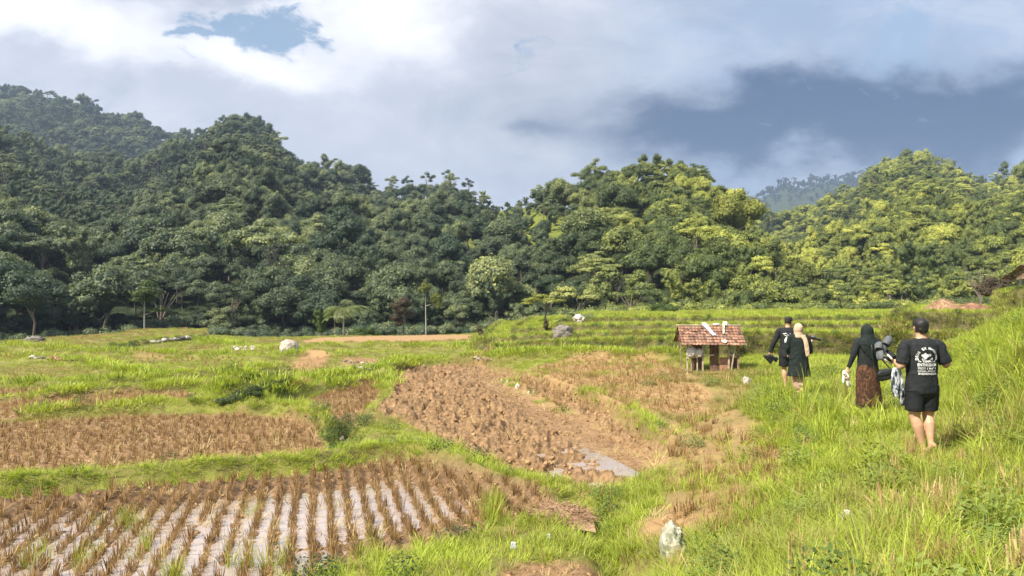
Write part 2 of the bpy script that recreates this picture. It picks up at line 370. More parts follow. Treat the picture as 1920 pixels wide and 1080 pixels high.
# ------------------------------------------------------------------ materials
def new_mat(name):
    m = bpy.data.materials.new(name); m.use_nodes = True; t = NT(m.node_tree)
    for n in list(t.n): t.n.remove(n)
    return m, t
def finish(t, bsdf, disp=None):
    o = t.add('ShaderNodeOutputMaterial'); t.l.new(bsdf.outputs[0], o.inputs[0])
def pbsdf(t, col, rough=.8, spec=.3, normal=None, **kw):
    b = t.add('ShaderNodeBsdfPrincipled'); t.set(b.inputs['Base Color'], col); t.set(b.inputs['Roughness'], rough)
    t.set(b.inputs['Specular IOR Level'], spec)
    if normal is not None: t.set(b.inputs['Normal'], normal)
    for k, v_ in kw.items(): t.set(b.inputs[k], v_)
    return b
def bump(t, h, s=.5, d=.02):
    b = t.add('ShaderNodeBump'); b.inputs['Strength'].default_value = s; b.inputs['Distance'].default_value = d
    t.set(b.inputs['Height'], h); return b.outputs[0]
def mat(name, col, col2=None, rough=.8, spec=.3, scale=8, bs=.3, bd=.01, detail=5, metallic=0.0, c3=None):
    """mottled plain material"""
    m, t = new_mat(name); o = t.add('ShaderNodeTexCoord').outputs['Object']
    col2 = col2 or tuple(c * .7 for c in col)
    n = t.noise(o, scale, detail, .6); c = t.mix(t.rng(n, .35, .65), col2, col)
    if c3: c = t.mix(t.rng(t.noise(o, scale * 3.3, 3, .6), .55, .66), c, c3)
    finish(t, pbsdf(t, c, rough, spec, bump(t, t.noise(o, scale * 4, 4, .6), bs, bd), Metallic=metallic)); return m
def attr(t, name, typ='GEOMETRY', out=2):
    a = t.add('ShaderNodeAttribute', attribute_type=typ, attribute_name=name); return a.outputs[out]

def ground_material():
    m, t = new_mat('ground'); p = t.add('ShaderNodeNewGeometry').outputs[0]
    mud, plo, wet, wall, bund, dry = [attr(t, k) for k in ('mud', 'plough', 'wet', 'wall', 'bund', 'dry')]
    n1 = t.noise(p, 1.3, 6, .6); n2 = t.noise(p, 9, 6, .65); n3 = t.noise(p, 38, 4, .6)
    grass = t.mix(t.rng(n1, .35, .65), (.13, .13, .03), (.19, .20, .035))
    grass = t.mix(t.rng(n2, .45, .75), grass, (.21, .15, .06))
    soil = t.mix(t.rng(n2, .3, .7), (.14, .08, .038), (.28, .172, .085))
    soil = t.mix(t.m('MULTIPLY', t.rng(n1, .45, .7), .4), soil, (.33, .215, .115))
    dryc = t.mix(t.rng(n3, .3, .7), (.28, .165, .072), (.43, .275, .13))
    soil = t.mix(t.m('MULTIPLY', dry, .75), soil, dryc)
    ploc = t.mix(t.rng(n2, .32, .7), (.13, .075, .035), (.31, .195, .10))
    soil = t.mix(plo, soil, ploc)
    wetc = t.mix(t.rng(n2, .35, .7), (.12, .07, .034), (.23, .14, .07))
    soil = t.mix(wet, soil, wetc)
    wl = t.mix(t.rng(n2, .4, .65), (.10, .075, .035), (.07, .08, .025))  # riser ground coloured darker to paint shaded strips between the treads
    c = t.mix(wall, grass, wl); c = t.mix(mud, c, soil)
    rough = t.m('SUBTRACT', .92, t.m('MULTIPLY', wet, .35))
    h = t.m('ADD', t.m('MULTIPLY', n2, .7), t.m('MULTIPLY', n3, .3))
    finish(t, pbsdf(t, c, rough, .3, bump(t, h, .8, .06))); return m
M_ground = ground_material()
me = mesh_np('ground', verts, quads, {k: a.reshape(-1) for k, a in A.items() if k != 'regrow'})
tag(link('ground', me, M_ground), kind='structure')

def water_material():
    m, t = new_mat('water'); p = t.add('ShaderNodeNewGeometry').outputs[0]
    n = t.noise(p, 3, 4, .5)
    c = t.mix(n, (.30, .24, .205), (.38, .31, .27))
    finish(t, pbsdf(t, c, .06, 1.0, bump(t, t.noise(p, 14, 3, .5), .03, .01), **{'IOR': 1.75})); return m
M_water = water_material()
def flat_poly(name, pts, z, m):
    bm = bmesh.new(); f = bm.faces.new([bm.verts.new((x, y, z)) for x, y in pts]); bmesh.ops.triangulate(bm, faces=[f])
    me = bpy.data.meshes.new(name); bm.to_mesh(me); bm.free(); return link(name, me, m, smooth=False)
tag(flat_poly('water', PW['wet'], -3.357, M_water), kind='structure')
pud = [P(a, b, -3.17)[:2] for a, b in [(980,850),(1060,822),(1110,840),(1160,865),(1205,888),(1160,925),(1100,912),(1030,890)]]
tag(flat_poly('water', pud, -3.185, M_water), kind='structure')

# ------------------------------------------------------------------ hills
def layer(pts, foot, drop=4.6, back=.6, pw=.82, z0=-5.0):
    a = np.array(pts, float); f = np.array(foot, float)
    def fn(u_, d):
        px = 960 + F * u_
        py = np.interp(px, a[:, 0], a[:, 1]); Rr = np.interp(px, a[:, 0], a[:, 2]); Fd = np.interp(px, f[:, 0], f[:, 1])
        zr = (560 - py) / F * Rr - drop - np.where((Rr > 370) & (Rr < 430) & (px > 1350) & (px < 1640), 5.0, 0) - np.clip((Rr - 240) / 90, 0, 1) * 2.0
        t = (d - Fd) / (Rr - Fd)
        return np.where(t <= 0, -12.0, np.where(t < 1, z0 + (zr - z0) * np.clip(t, 0, 1) ** pw, zr - (d - Rr) * back)), t
    return fn
LA = layer([(-1400,150,330),(-700,190,330),(-300,200,300),(0,245,300),(100,290,290),(200,310,290),(300,298,310),(370,266,330),(405,243,335),(430,235,340),(480,240,338),(520,270,325),(560,308,310),(640,330,290),(700,354,270),(760,368,250),
            (860,364,235),(930,378,215),(1000,354,205),(1080,340,195),(1160,316,185),(1240,304,175),(1310,330,165),(1350,360,155),(1400,398,148),(1450,448,140),(1500,500,132),(1550,560,122),(1590,640,115),(1800,800,110),(3400,900,110)],
           [(-1400,62),(0,68),(300,76),(640,78),(900,80),(1100,74),(1250,68),(1400,72),(1570,84),(3400,90)])
LB = layer([(-1400,60,700),(-500,120,660),(0,170,620),(90,188,610),(180,206,600),(300,238,580),(370,258,560),(450,330,550),(600,450,540),(900,700,540),(3400,900,500)], [(-1400,330),(3400,330)], z0=10)
LC = layer([(-1400,900,300),(1200,640,380),(1300,480,390),(1400,386,400),(1480,392,410),(1560,366,420),(1620,345,430),(1660,318,440),(1700,302,440),(1740,300,440),(1780,318,430),(1830,348,400),(1855,340,350),(1870,332,330),(1920,318,320),(2100,296,300),(2400,290,300),(3400,250,300)],
           [(-1400,120),(1200,130),(1570,92),(1920,80),(2400,64),(3400,60)], z0=-3, pw=.9)
LD = layer([(-1400,700,1500),(1200,560,1500),(1300,430,1500),(1415,376,1500),(1440,358,1500),(1480,340,1500),(1560,335,1500),(1620,329,1500),(1700,330,1500),(1800,400,1500),(2000,560,1500),(3400,700,1500)], [(-1400,900),(3400,900)], drop=3, z0=-5)
def hills(u_, d, x=None, y=None):
    outs = [L(u_, d) for L in (LA, LB, LC, LD)]
    z = np.maximum.reduce([o[0] for o in outs])
    k = np.argmax(np.stack([o[0] for o in outs]), 0)
    x = u_ * d; s = np.clip((d - 75) / 60, 0, 1)
    sp_ = 1 - np.abs(2 * fbm(x / 42 + 3, d / 95, 120, 3) - 1)
    z = z + np.where(z > -11, s * ((sp_ - .78) * 22 * np.clip(d / 300, .35, 1.6) + (fbm(x / 14, d / 14, 130, 3) - .5) * 4), 0)
    return z, k
hu = np.tan(R(1) * np.linspace(-50, 50, 560)); hd = np.concatenate([np.geomspace(60, 750, 330), np.geomspace(770, 1900, 60)])
HU, HD = np.meshgrid(hu, hd); HZ, HK = hills(HU, HD)
M_hill, t = new_mat('forest_floor'); p = t.add('ShaderNodeNewGeometry').outputs[0]
clr = attr(t, 'clearing')
n1 = t.noise(p, .12, 5, .6); n2 = t.noise(p, .9, 5, .7)
c = t.mix(t.rng(n2, .35, .65), (.022, .034, .016), (.06, .075, .032))
c = t.mix(clr, c, t.mix(t.rng(n2, .3, .7), (.14, .17, .03), (.24, .27, .05)))
finish(t, pbsdf(t, c, .9, .1, bump(t, n2, 1, 1.2)))
PXH = 960 + F * HU; PYH = 560 - F * (HZ + 3) / HD
clr_w = np.exp(-((PXH - 1010) / 75) ** 2 - ((PYH - 405) / 34) ** 2) * 1.5 + np.exp(-((PXH - 880) / 70) ** 2 - ((PYH - 425) / 14) ** 2) * .9 + np.exp(-((PXH - 925) / 90) ** 2 - ((PYH - 385) / 9) ** 2)
CL = sstep(clr_w * (HK == 0) * (.6 + .8 * fbm(PXH / 30, PYH / 18, 140, 3)), .3, .7)
HV = np.stack([HU * HD, HD, HZ], -1).reshape(-1, 3); hi = np.arange(HU.size).reshape(HU.shape)
HF = np.stack([hi[:-1, :-1], hi[:-1, 1:], hi[1:, 1:], hi[1:, :-1]], -1).reshape(-1, 4)
tag(link('hills', mesh_np('hills', HV, HF, {'clearing': CL.reshape(-1)}), M_hill), kind='structure')
def hz(x, y):
    z, k = hills(np.atleast_1d(x / y), np.atleast_1d(float(y)) if np.isscalar(y) else y); return z, k

# ------------------------------------------------------------------ foliage prototypes
def leaf_material(name, stops, warm, trans=.25, rough=.55, wmix=True, spec=.25):
    m, t = new_mat(name); oi = t.add('ShaderNodeObjectInfo')
    rnd = oi.outputs['Random']; loc = t.add('ShaderNodeSeparateXYZ', inp={0: oi.outputs['Location']})
    g = t.add('ShaderNodeNewGeometry'); n = t.noise(g.outputs[0], .55, 4, .7)
    lv = attr(t, 'lv')
    reg = t.noise(t.vm('MULTIPLY', oi.outputs['Location'], (.030, .022, .03)), 1.0, 3, .6)  # broad tone patches in the leaf colour stand in for cloud shadows
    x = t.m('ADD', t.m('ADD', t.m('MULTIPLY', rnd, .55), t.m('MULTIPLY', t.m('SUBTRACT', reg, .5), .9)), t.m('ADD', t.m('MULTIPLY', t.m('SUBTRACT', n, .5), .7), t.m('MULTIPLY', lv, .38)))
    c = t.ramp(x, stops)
    if wmix:
        f = t.m('DIVIDE', loc.outputs[0], loc.outputs[1])
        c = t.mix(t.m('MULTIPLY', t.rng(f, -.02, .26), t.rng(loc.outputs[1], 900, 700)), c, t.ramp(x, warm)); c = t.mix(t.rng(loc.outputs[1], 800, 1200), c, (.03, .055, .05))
        # dim left slope and sunlit right slope are painted into the leaf colour
    tr = t.add('ShaderNodeBsdfTranslucent', inp={0: t.mix(1, c, (1.3, 1.35, .6), 'MULTIPLY')})
    mx = t.add('ShaderNodeMixShader', inp={0: trans}); b = pbsdf(t, c, rough, spec)
    t.l.new(b.outputs[0], mx.inputs[1]); t.l.new(tr.outputs[0], mx.inputs[2]); finish(t, mx); return m
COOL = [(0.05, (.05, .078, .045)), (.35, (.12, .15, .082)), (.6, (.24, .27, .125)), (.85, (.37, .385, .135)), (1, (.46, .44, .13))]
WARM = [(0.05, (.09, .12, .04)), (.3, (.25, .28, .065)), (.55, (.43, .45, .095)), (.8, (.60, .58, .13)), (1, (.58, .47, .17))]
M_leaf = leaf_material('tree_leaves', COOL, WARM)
M_leafy = leaf_material('yellow_leaves', [(0, (.12, .14, .03)), (1, (.28, .29, .05))], None, wmix=False)
M_leafg = leaf_material('bush_leaves', [(0, (.07, .11, .025)), (1, (.17, .21, .045))], None, wmix=False)
M_leafr = leaf_material('reddish_leaves', [(0, (.07, .05, .03)), (1, (.17, .14, .06))], None, wmix=False)
M_bark = mat('bark', (.20, .165, .12), (.10, .08, .06), scale=3, rough=.9)
M_barkp = mat('pale_bark', (.42, .40, .34), (.22, .20, .16), scale=3, rough=.9)
M_palm = leaf_material('palm_leaves', [(0, (.12, .15, .05)), (1, (.26, .28, .10))], None, wmix=False, rough=.4)

ICO = None
def ico():
    global ICO
    if ICO is None:
        bm = bmesh.new(); bmesh.ops.create_icosphere(bm, subdivisions=2, radius=1)
        ICO = (np.array([v_.co[:] for v_ in bm.verts]), np.array([[v_.index for v_ in f.verts] for f in bm.faces])); bm.free()
    return ICO
def crown_arrays(puffs, per, leaf, g, core=.72, up=.15, jit=.7, asp=.5):
    """puffs: (cx,cy,cz,rx,ry,rz); leaf sized diamonds spread over each puff, roughly facing outwards, over a leafy core darkened to paint in the inner shade"""
    Vs, Fs, L = [], [], []; base = 0; iv, if_ = ico()
    for (cx, cy, cz, rx, ry, rz) in puffs:
        n = int(per * (rx * ry + rx * rz + ry * rz) / 3 / .16) if per else 0
        q = g.normal(size=(n, 3)); q /= np.linalg.norm(q, axis=1)[:, None]
        q[:, 2] = np.where(q[:, 2] < -.35, -q[:, 2], q[:, 2])
        rad = g.uniform(.74, 1.08, n)[:, None]
        lump = 1 + .16 * np.sin(q[:, :1] * 7 + cx * 9) * np.sin(q[:, 1:2] * 7 + cy * 9)
        c = q * rad * lump * np.array([rx, ry, rz]) + np.array([cx, cy, cz])
        nn = q + g.normal(size=(n, 3)) * jit * .5 + np.array([0, 0, up]); nn /= np.linalg.norm(nn, axis=1)[:, None]
        a = np.cross(nn, g.normal(size=(n, 3))); a /= np.linalg.norm(a, axis=1)[:, None]; b = np.cross(nn, a)
        s = leaf * g.uniform(.6, 1.4, n)[:, None]
        Vv = np.stack([c - a * s, c + b * s * asp, c + a * s, c - b * s * asp], 1).reshape(-1, 3)
        Vs.append(Vv); Fs.append(np.arange(len(Vv)).reshape(-1, 4) + base); base += len(Vv)
        L.append(np.repeat(g.uniform(-.5, .5, n) + g.uniform(-.3, .3), 4))
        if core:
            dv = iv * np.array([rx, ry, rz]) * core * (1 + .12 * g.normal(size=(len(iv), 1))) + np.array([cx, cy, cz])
            f3 = if_ + base; Fs.append(np.hstack([f3, f3[:, 2:3]])); Vs.append(dv); L.append(np.full(len(dv), -.6)); base += len(dv)  # core tone lowered: shade inside the crown put into its colour
    return np.vstack(Vs), Fs, np.concatenate(L)
def mixed_mesh(name, V, Fs, attrs):
    """quads, where a repeated last index marks a triangle"""
    Fq = np.vstack(Fs); tri = Fq[:, 2] == Fq[:, 3]
    tot = np.where(tri, 3, 4); st = np.concatenate([[0], np.cumsum(tot)[:-1]])
    mask = np.ones(Fq.shape, bool); mask[tri, 3] = False
    li = Fq[mask]
    me = bpy.data.meshes.new(name); me.vertices.add(len(V)); me.vertices.foreach_set('co', np.asarray(V, np.float32).ravel())
    me.loops.add(len(li)); me.loops.foreach_set('vertex_index', li.astype(np.int32))
    me.polygons.add(len(Fq)); me.polygons.foreach_set('loop_start', st.astype(np.int32)); me.polygons.foreach_set('loop_total', tot.astype(np.int32))
    for a, d in attrs.items():
        at = me.attributes.new(a, 'FLOAT', 'POINT'); at.data.foreach_set('value', np.asarray(d, np.float32))
    me.update(); return me
def tube_arrays(path, rad, seg=7):
    path = np.array(path, float); n = len(path); V, Fq = [], []
    for i in range(n):
        tdir = path[min(i + 1, n - 1)] - path[max(i - 1, 0)]; tdir = tdir / (np.linalg.norm(tdir) + 1e-9)
        a = np.cross(tdir, [0, 0, 1.]) if abs(tdir[2]) < .95 else np.cross(tdir, [0, 1., 0]); a /= np.linalg.norm(a); b = np.cross(tdir, a)
        for k in range(seg):
            an = 2 * math.pi * k / seg; V.append(path[i] + rad[i] * (a * math.cos(an) + b * math.sin(an)))
    for i in range(n - 1):
        for k in range(seg): Fq.append([i * seg + k, i * seg + (k + 1) % seg, (i + 1) * seg + (k + 1) % seg, (i + 1) * seg + k])
    return np.array(V), np.array(Fq)
def tubes_mesh(name, tubes, seg=7):
    Vs, Fs, b = [], [], 0
    for path, rad in tubes:
        V, Fq = tube_arrays(path, rad, seg); Vs.append(V); Fs.append(Fq + b); b += len(V)
    return mesh_np(name, np.vstack(Vs), np.vstack(Fs))
def tree_proto(kind, g):
    """unit tree about 2.2 high with a crown about 1 in radius, returns (crown mesh, trunk mesh)"""
    puffs, tubes = [], []; H = 1.25
    if kind == 'round':
        H = 1.15
        for k in range(int(g.integers(15, 20))):
            a = g.uniform(0, 2 * math.pi); e = math.asin(g.uniform(-.25, 1)); r = g.uniform(.22, .42); q = .72 * g.uniform(.75, 1.05)
            puffs.append((q * math.cos(a) * math.cos(e), q * math.sin(a) * math.cos(e), H + q * .85 * math.sin(e), r, r, r * .8))
        puffs.append((0, 0, H, .5, .5, .5)); leaf, per = .040, 420
    elif kind == 'flat':
        H = 1.5
        for k in range(int(g.integers(11, 16))):
            a = g.uniform(0, 2 * math.pi); q = math.sqrt(g.uniform(0, 1)) * .95; r = g.uniform(.24, .42)
            puffs.append((q * math.cos(a), q * math.sin(a), H + .45 * (1 - q * q) + g.uniform(-.18, .1), r, r, r * .38))
        leaf, per = .036, 480
    elif kind == 'bamboo':
        H = 1.0
        for k in range(int(g.integers(10, 14))):
            a = g.uniform(0, 2 * math.pi); lean = g.uniform(.2, .95); top = g.uniform(1.2, 1.9)
            for j in range(4):
                s = .35 + .2 * j; q = lean * s ** 1.8; z = top * math.sin(min(s, .95) * 1.45) - (q ** 2) * .25; r = .26 - .035 * j
                puffs.append((q * math.cos(a), q * math.sin(a), z, r, r, r * 1.15))
        leaf, per = .036, 300
    elif kind == 'tall':
        H = 1.6
        for k in range(13):
            z = .75 + 1.35 * k / 12; rr_ = .62 * math.sin(math.pi * min(1, (k + 2.2) / 14)) ** .7; a = g.uniform(0, 6.28)
            r = g.uniform(.24, .36); q = rr_ * g.uniform(.4, .9)
            puffs.append((q * math.cos(a), q * math.sin(a), z, r, r, r * .85))
        leaf, per = .038, 420
    V, Fs, L = crown_arrays(puffs, per, leaf, g, core=.62 if kind != 'flat' else .45, asp=.32 if kind == 'bamboo' else .5)
    cr = mixed_mesh('crown', V, Fs, {'lv': L})
    wob = g.uniform(-.06, .06, 4)
    tubes.append(([(0, 0, -.35), (wob[0], wob[1], H * .4), (wob[2], wob[3], H * .8), (0, 0, H * 1.05)], [.045, .038, .03, .015]))
    for k in range(5):
        a = g.uniform(0, 6.28); q = g.uniform(.2, .45)
        tubes.append(([(0, 0, H * .55), (q * .5 * math.cos(a), q * .5 * math.sin(a), H * .85), (q * math.cos(a), q * math.sin(a), H * 1.05)], [.02, .014, .008]))
    return cr, tubes_mesh('trunk', tubes, 6)
KINDS = ['round', 'round', 'round', 'flat', 'flat', 'bamboo', 'bamboo', 'tall', 'round', 'bamboo']
gt = np.random.default_rng(11)
PROTO = []
for k in KINDS:
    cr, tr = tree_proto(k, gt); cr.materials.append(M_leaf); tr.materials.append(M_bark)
    PROTO.append((k, cr, tr))
def join_arrays(me):
    V = np.empty(len(me.vertices) * 3, np.float32); me.vertices.foreach_get('co', V); return V.reshape(-1, 3)

# ------------------------------------------------------------------ scatter (only for stuff nobody could count)
def proto_collection(name, meshes):
    col = bpy.data.collections.new(name)
    for i, m_ in enumerate(meshes):
        o = bpy.data.objects.new('%s_%02d' % (name, i), m_); col.objects.link(o)
    return col
def scatter(name, pos, rot, scl, idx_, tint, col, label=None, cat=None):
    n = len(pos); me = bpy.data.meshes.new(name); me.vertices.add(n); me.vertices.foreach_set('co', np.asarray(pos, np.float32).ravel())
    a = me.attributes.new('rotv', 'FLOAT_VECTOR', 'POINT'); a.data.foreach_set('vector', np.asarray(rot, np.float32).ravel())
    a = me.attributes.new('sclv', 'FLOAT_VECTOR', 'POINT'); a.data.foreach_set('vector', np.asarray(scl, np.float32).ravel())
    a = me.attributes.new('pick', 'INT', 'POINT'); a.data.foreach_set('value', np.asarray(idx_, np.int32).ravel())
    a = me.attributes.new('tint', 'FLOAT', 'POINT'); a.data.foreach_set('value', np.asarray(tint, np.float32).ravel())
    o = bpy.data.objects.new(name, me); C.objects.link(o)
    ng = bpy.data.node_groups.new(name, 'GeometryNodeTree')
    ng.interface.new_socket('Geometry', in_out='INPUT', socket_type='NodeSocketGeometry')
    ng.interface.new_socket('Geometry', in_out='OUTPUT', socket_type='NodeSocketGeometry')
    N = ng.nodes; Lk = ng.links
    gi = N.new('NodeGroupInput'); go = N.new('NodeGroupOutput'); ip = N.new('GeometryNodeInstanceOnPoints')
    ci = N.new('GeometryNodeCollectionInfo'); ci.inputs[0].default_value = col; ci.inputs[1].default_value = True; ci.inputs[2].default_value = True
    ip.inputs['Pick Instance'].default_value = True
    Lk.new(gi.outputs[0], ip.inputs['Points']); Lk.new(ci.outputs[0], ip.inputs['Instance'])
    for nm, typ, sock in (('pick', 'INT', 'Instance Index'), ('rotv', 'FLOAT_VECTOR', 'Rotation'), ('sclv', 'FLOAT_VECTOR', 'Scale')):
        na_ = N.new('GeometryNodeInputNamedAttribute'); na_.data_type = typ; na_.inputs[0].default_value = nm
        Lk.new(na_.outputs[0], ip.inputs[sock])
    Lk.new(ip.outputs[0], go.inputs[0])
    md_ = o.modifiers.new('scatter', 'NODES'); md_.node_group = ng
    return tag(o, label, cat, kind='stuff')

# ------------------------------------------------------------------ forest
FOR = []   # x, y, z, scale, kind index, layer
def grid_pts(d0, d1, s, seed):
    g = np.random.default_rng(seed); xs = np.arange(-1.0 * d1, 1.0 * d1, s); ys = np.arange(d0, d1, s)
    X, Y = np.meshgrid(xs, ys); X = X + g.uniform(-.42, .42, X.shape) * s; Y = Y + g.uniform(-.42, .42, Y.shape) * s
    X = X.ravel(); Y = Y.ravel(); k = (np.abs(X / Y) < .86) & (Y >= d0) & (Y < d1); return X[k], Y[k], g
hang = np.maximum.accumulate((HZ + 3.0) / HD, axis=0)
for d0, d1, s, sc in ((66, 100, 3.2, 2.5), (100, 150, 2.9, 2.0), (150, 250, 2.8, 1.85), (250, 460, 3.5, 2.2), (460, 760, 5.0, 3.0), (1350, 1560, 13, 5.5)):
    X, Y, g = grid_pts(d0, d1, s, int(d0)); Z, K = hills(X / Y, Y)
    ok = Z > -7
    fi = np.clip(np.interp(Y - 9, hd, np.arange(len(hd))), 0, len(hd) - 1).astype(int)
    fj = np.clip(np.round(np.interp(X / Y, hu, np.arange(len(hu)))), 0, len(hu) - 1).astype(int)
    sca = sc * g.uniform(.6, 1.3, len(X)) * np.where(g.uniform(size=len(X)) < .08, 1.45, 1); ok &= (Z + 2.1 * sca) / Y > hang[fi, fj]
    clz = CL[np.clip(np.interp(Y, hd, np.arange(len(hd))), 0, len(hd) - 1).astype(int), fj]
    ok &= (clz < .5) | (g.uniform(size=len(X)) < .8)
    sca = np.where(clz > .4, sca * .6, sca)
    typ = vreg = fbm(X / 45, Y / 60, 200, 3)
    kk = np.where(g.uniform(size=len(X)) < sstep(typ, .42, .6), g.choice([5, 6, 9, 3], len(X)), g.choice([0, 1, 2, 8, 0, 1, 7, 4], len(X)))
    for i in np.nonzero(ok)[0]: FOR.append((X[i], Y[i], Z[i] - .12 * sca[i], sca[i], kk[i], K[i]))
FOR = np.array(FOR); FOR = FOR[np.argsort(-FOR[:, 3] / FOR[:, 1])]
# hand-placed big trees of the forest foot: pixel of the crown centre, depth, crown radius in pixels, kind
BIG = [(60,560,67,95,0),(150,470,84,95,6),(300,545,80,118,4),(430,470,92,70,5),(20,430,90,80,1),(560,520,86,80,2),(500,590,79,48,9),(700,500,88,70,5),(820,520,86,60,0),(600,590,80,38,7),
       (760,590,79,42,2),(860,590,80,40,1),(930,560,80,52,5),(1040,470,96,62,6),(1120,560,78,50,0),(1200,540,76,60,7),(1270,540,74,55,5),(1330,560,78,44,0),(1390,500,84,58,5),(1400,570,79,42,1),(1455,470,96,40,7),(1480,560,84,44,8),
       (1540,560,90,36,2),(440,420,110,60,6),(240,440,105,60,8),(1240,400,140,50,6),(1320,420,128,48,5),(1160,420,135,44,2),(640,430,120,50,5),(980,590,82,34,8),(1150,596,75,22,1),(1290,590,73,26,8),(130,590,72,50,9),(220,600,76,30,2),
       (380,600,80,34,8),(1600,560,96,40,5),(1680,550,96,36,0),(1760,540,96,38,6),(1830,500,92,40,2),(1620,600,90,20,1)]
big = []
for px, py, d, rp, k in BIG:
    r = .7 * rp / F * d; c_ = PD(px, py, d); crz = {'round': 1.15, 'flat': 1.6, 'bamboo': 1.0, 'tall': 1.4}[KINDS[k]]
    big.append((c_.x, c_.y, c_.z - crz * r, r, k, 0))
NI = 250
rank = np.array([not any(abs(f[0] - b[0]) < b[3] * .8 and abs(f[1] - b[1]) < b[3] * .8 for b in big) for f in FOR])
FOR = FOR[rank]
vis_px = np.abs(FOR[:, 0] / FOR[:, 1]) < .70
first = np.nonzero(vis_px)[0][:NI]; rest = np.setdiff1d(np.arange(len(FOR)), first)
indiv = [tuple(FOR[i]) for i in first] + big
NAMEK = {'round': ('round-crowned', 'rounded billowing crown'), 'flat': ('flat-topped', 'spreading layered umbrella crown'), 'bamboo': ('plumed', 'feathery arching plumes'), 'tall': ('slender', 'tall narrow crown')}
def place_word(x, y, z):
    px = 960 + F * x / y; py = 560 - F * z / y
    zones = [(130, 'far left edge of the photo'), (260, 'left of the lone thin tree'), (400, 'around the lone thin tree'), (520, 'left of the river rocks'), (620, 'above the river rocks'), (720, 'behind the coconut palm'),
             (840, 'behind the round green shrub'), (960, 'behind the bare brown field'), (1080, 'left of the banana clump'), (1200, 'right of the banana clump'), (1300, 'above the tiled hut'), (1420, 'right of the tiled hut'),
             (1540, 'above the man in long sleeves'), (1660, 'above the woman in black'), (1800, 'above the straw heap'), (9999, 'near the right edge of the photo')]
    zn = next(w_ for lim, w_ in zones if px < lim)
    return zn, py
indiv.sort(key=lambda q: q[0] / q[1])
cnt = {}
ORD = ['first', 'second', 'third', 'fourth', 'fifth', 'sixth', 'seventh', 'eighth', 'ninth', 'tenth', 'eleventh', 'twelfth', 'thirteenth', 'fourteenth', 'fifteenth', 'sixteenth', 'seventeenth', 'eighteenth', 'nineteenth', 'twentieth']
for (x, y, z, s, k, _) in indiv:
    kd, cr, tr = PROTO[int(k)]
    zn, py = place_word(x, y, z); row = 'front row' if y < 80 else ('second row' if y < 88 else ('third row' if y < 96 else 'upper rows'))
    adj = NAMEK[kd][0]; key = (zn, row, adj); c_ = cnt.get(key, 0); cnt[key] = c_ + 1
    lab = '%s %s tree from left, %s, %s' % (ORD[min(c_, 19)], adj, row, zn)
    t_ = empty('forest_tree', (x, y, z), random.uniform(0, 6.28), lab, 'tree', 'trees of the forest edge')
    s2 = s * random.uniform(.92, 1.08); t_.scale = (s, s, s2)
    for nm, me_ in (('crown', cr), ('trunk', tr)):
        o = bpy.data.objects.new(nm, me_); C.objects.link(o); o.parent = t_
whole = []
for kd, cr, tr in PROTO:
    bm = bmesh.new(); bm.from_mesh(cr); nf = len(bm.faces); bm.from_mesh(tr)
    bm.faces.ensure_lookup_table()
    for i in range(nf, len(bm.faces)): bm.faces[i].material_index = 1
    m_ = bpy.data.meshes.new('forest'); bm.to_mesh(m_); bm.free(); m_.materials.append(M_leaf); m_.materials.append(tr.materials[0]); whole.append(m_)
fc = proto_collection('forest_kind', whole)
q = FOR[rest]; g = np.random.default_rng(5); n = len(q)
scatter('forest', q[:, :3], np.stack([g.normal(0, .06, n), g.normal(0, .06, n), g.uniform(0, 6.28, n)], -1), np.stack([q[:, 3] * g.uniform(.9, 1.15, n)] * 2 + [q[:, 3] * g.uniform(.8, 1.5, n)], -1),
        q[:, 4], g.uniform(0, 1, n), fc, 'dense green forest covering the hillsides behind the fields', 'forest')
print('trees', len(indiv), len(rest))
# small undergrowth bushes along the wood's foot
ub = []
for k in range(4):
    pf = [(g.uniform(-.8, .8), g.uniform(-.8, .8), g.uniform(.1, .6), *(g.uniform(.25, .45) * np.array([1, 1, .8]))) for _ in range(9)]
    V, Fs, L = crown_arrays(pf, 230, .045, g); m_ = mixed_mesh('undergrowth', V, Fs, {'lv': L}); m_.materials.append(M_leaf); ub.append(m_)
uc = proto_collection('undergrowth_kind', ub)
pts = []
for px in np.arange(-420, 2350, 13):
    for k in range(3):
        d = np.interp(px, [-400, 0, 300, 640, 900, 1100, 1250, 1400, 1570, 1920, 2400], [64, 66, 75, 78, 80, 74, 69, 72, 84, 78, 64]) + k * 3.2 - 1.5 + g.uniform(-1.3, 1.3)
        x = (px + g.uniform(-7, 7) - 960) / F * d; z = max(gz(x, d), float(hz(x, d)[0][0])); pts.append((x, d, z - .1))
pts = np.array(pts); n = len(pts); sc_ = g.uniform(.8, 1.9, (n, 1))
scatter('undergrowth', pts, np.stack([np.zeros(n), np.zeros(n), g.uniform(0, 6.28, n)], -1), sc_ * np.array([[1.1, 1.1, 1]]), g.integers(0, 4, n), g.uniform(0, 1, n), uc,
        'tangled undergrowth along the foot of the forest', 'undergrowth')
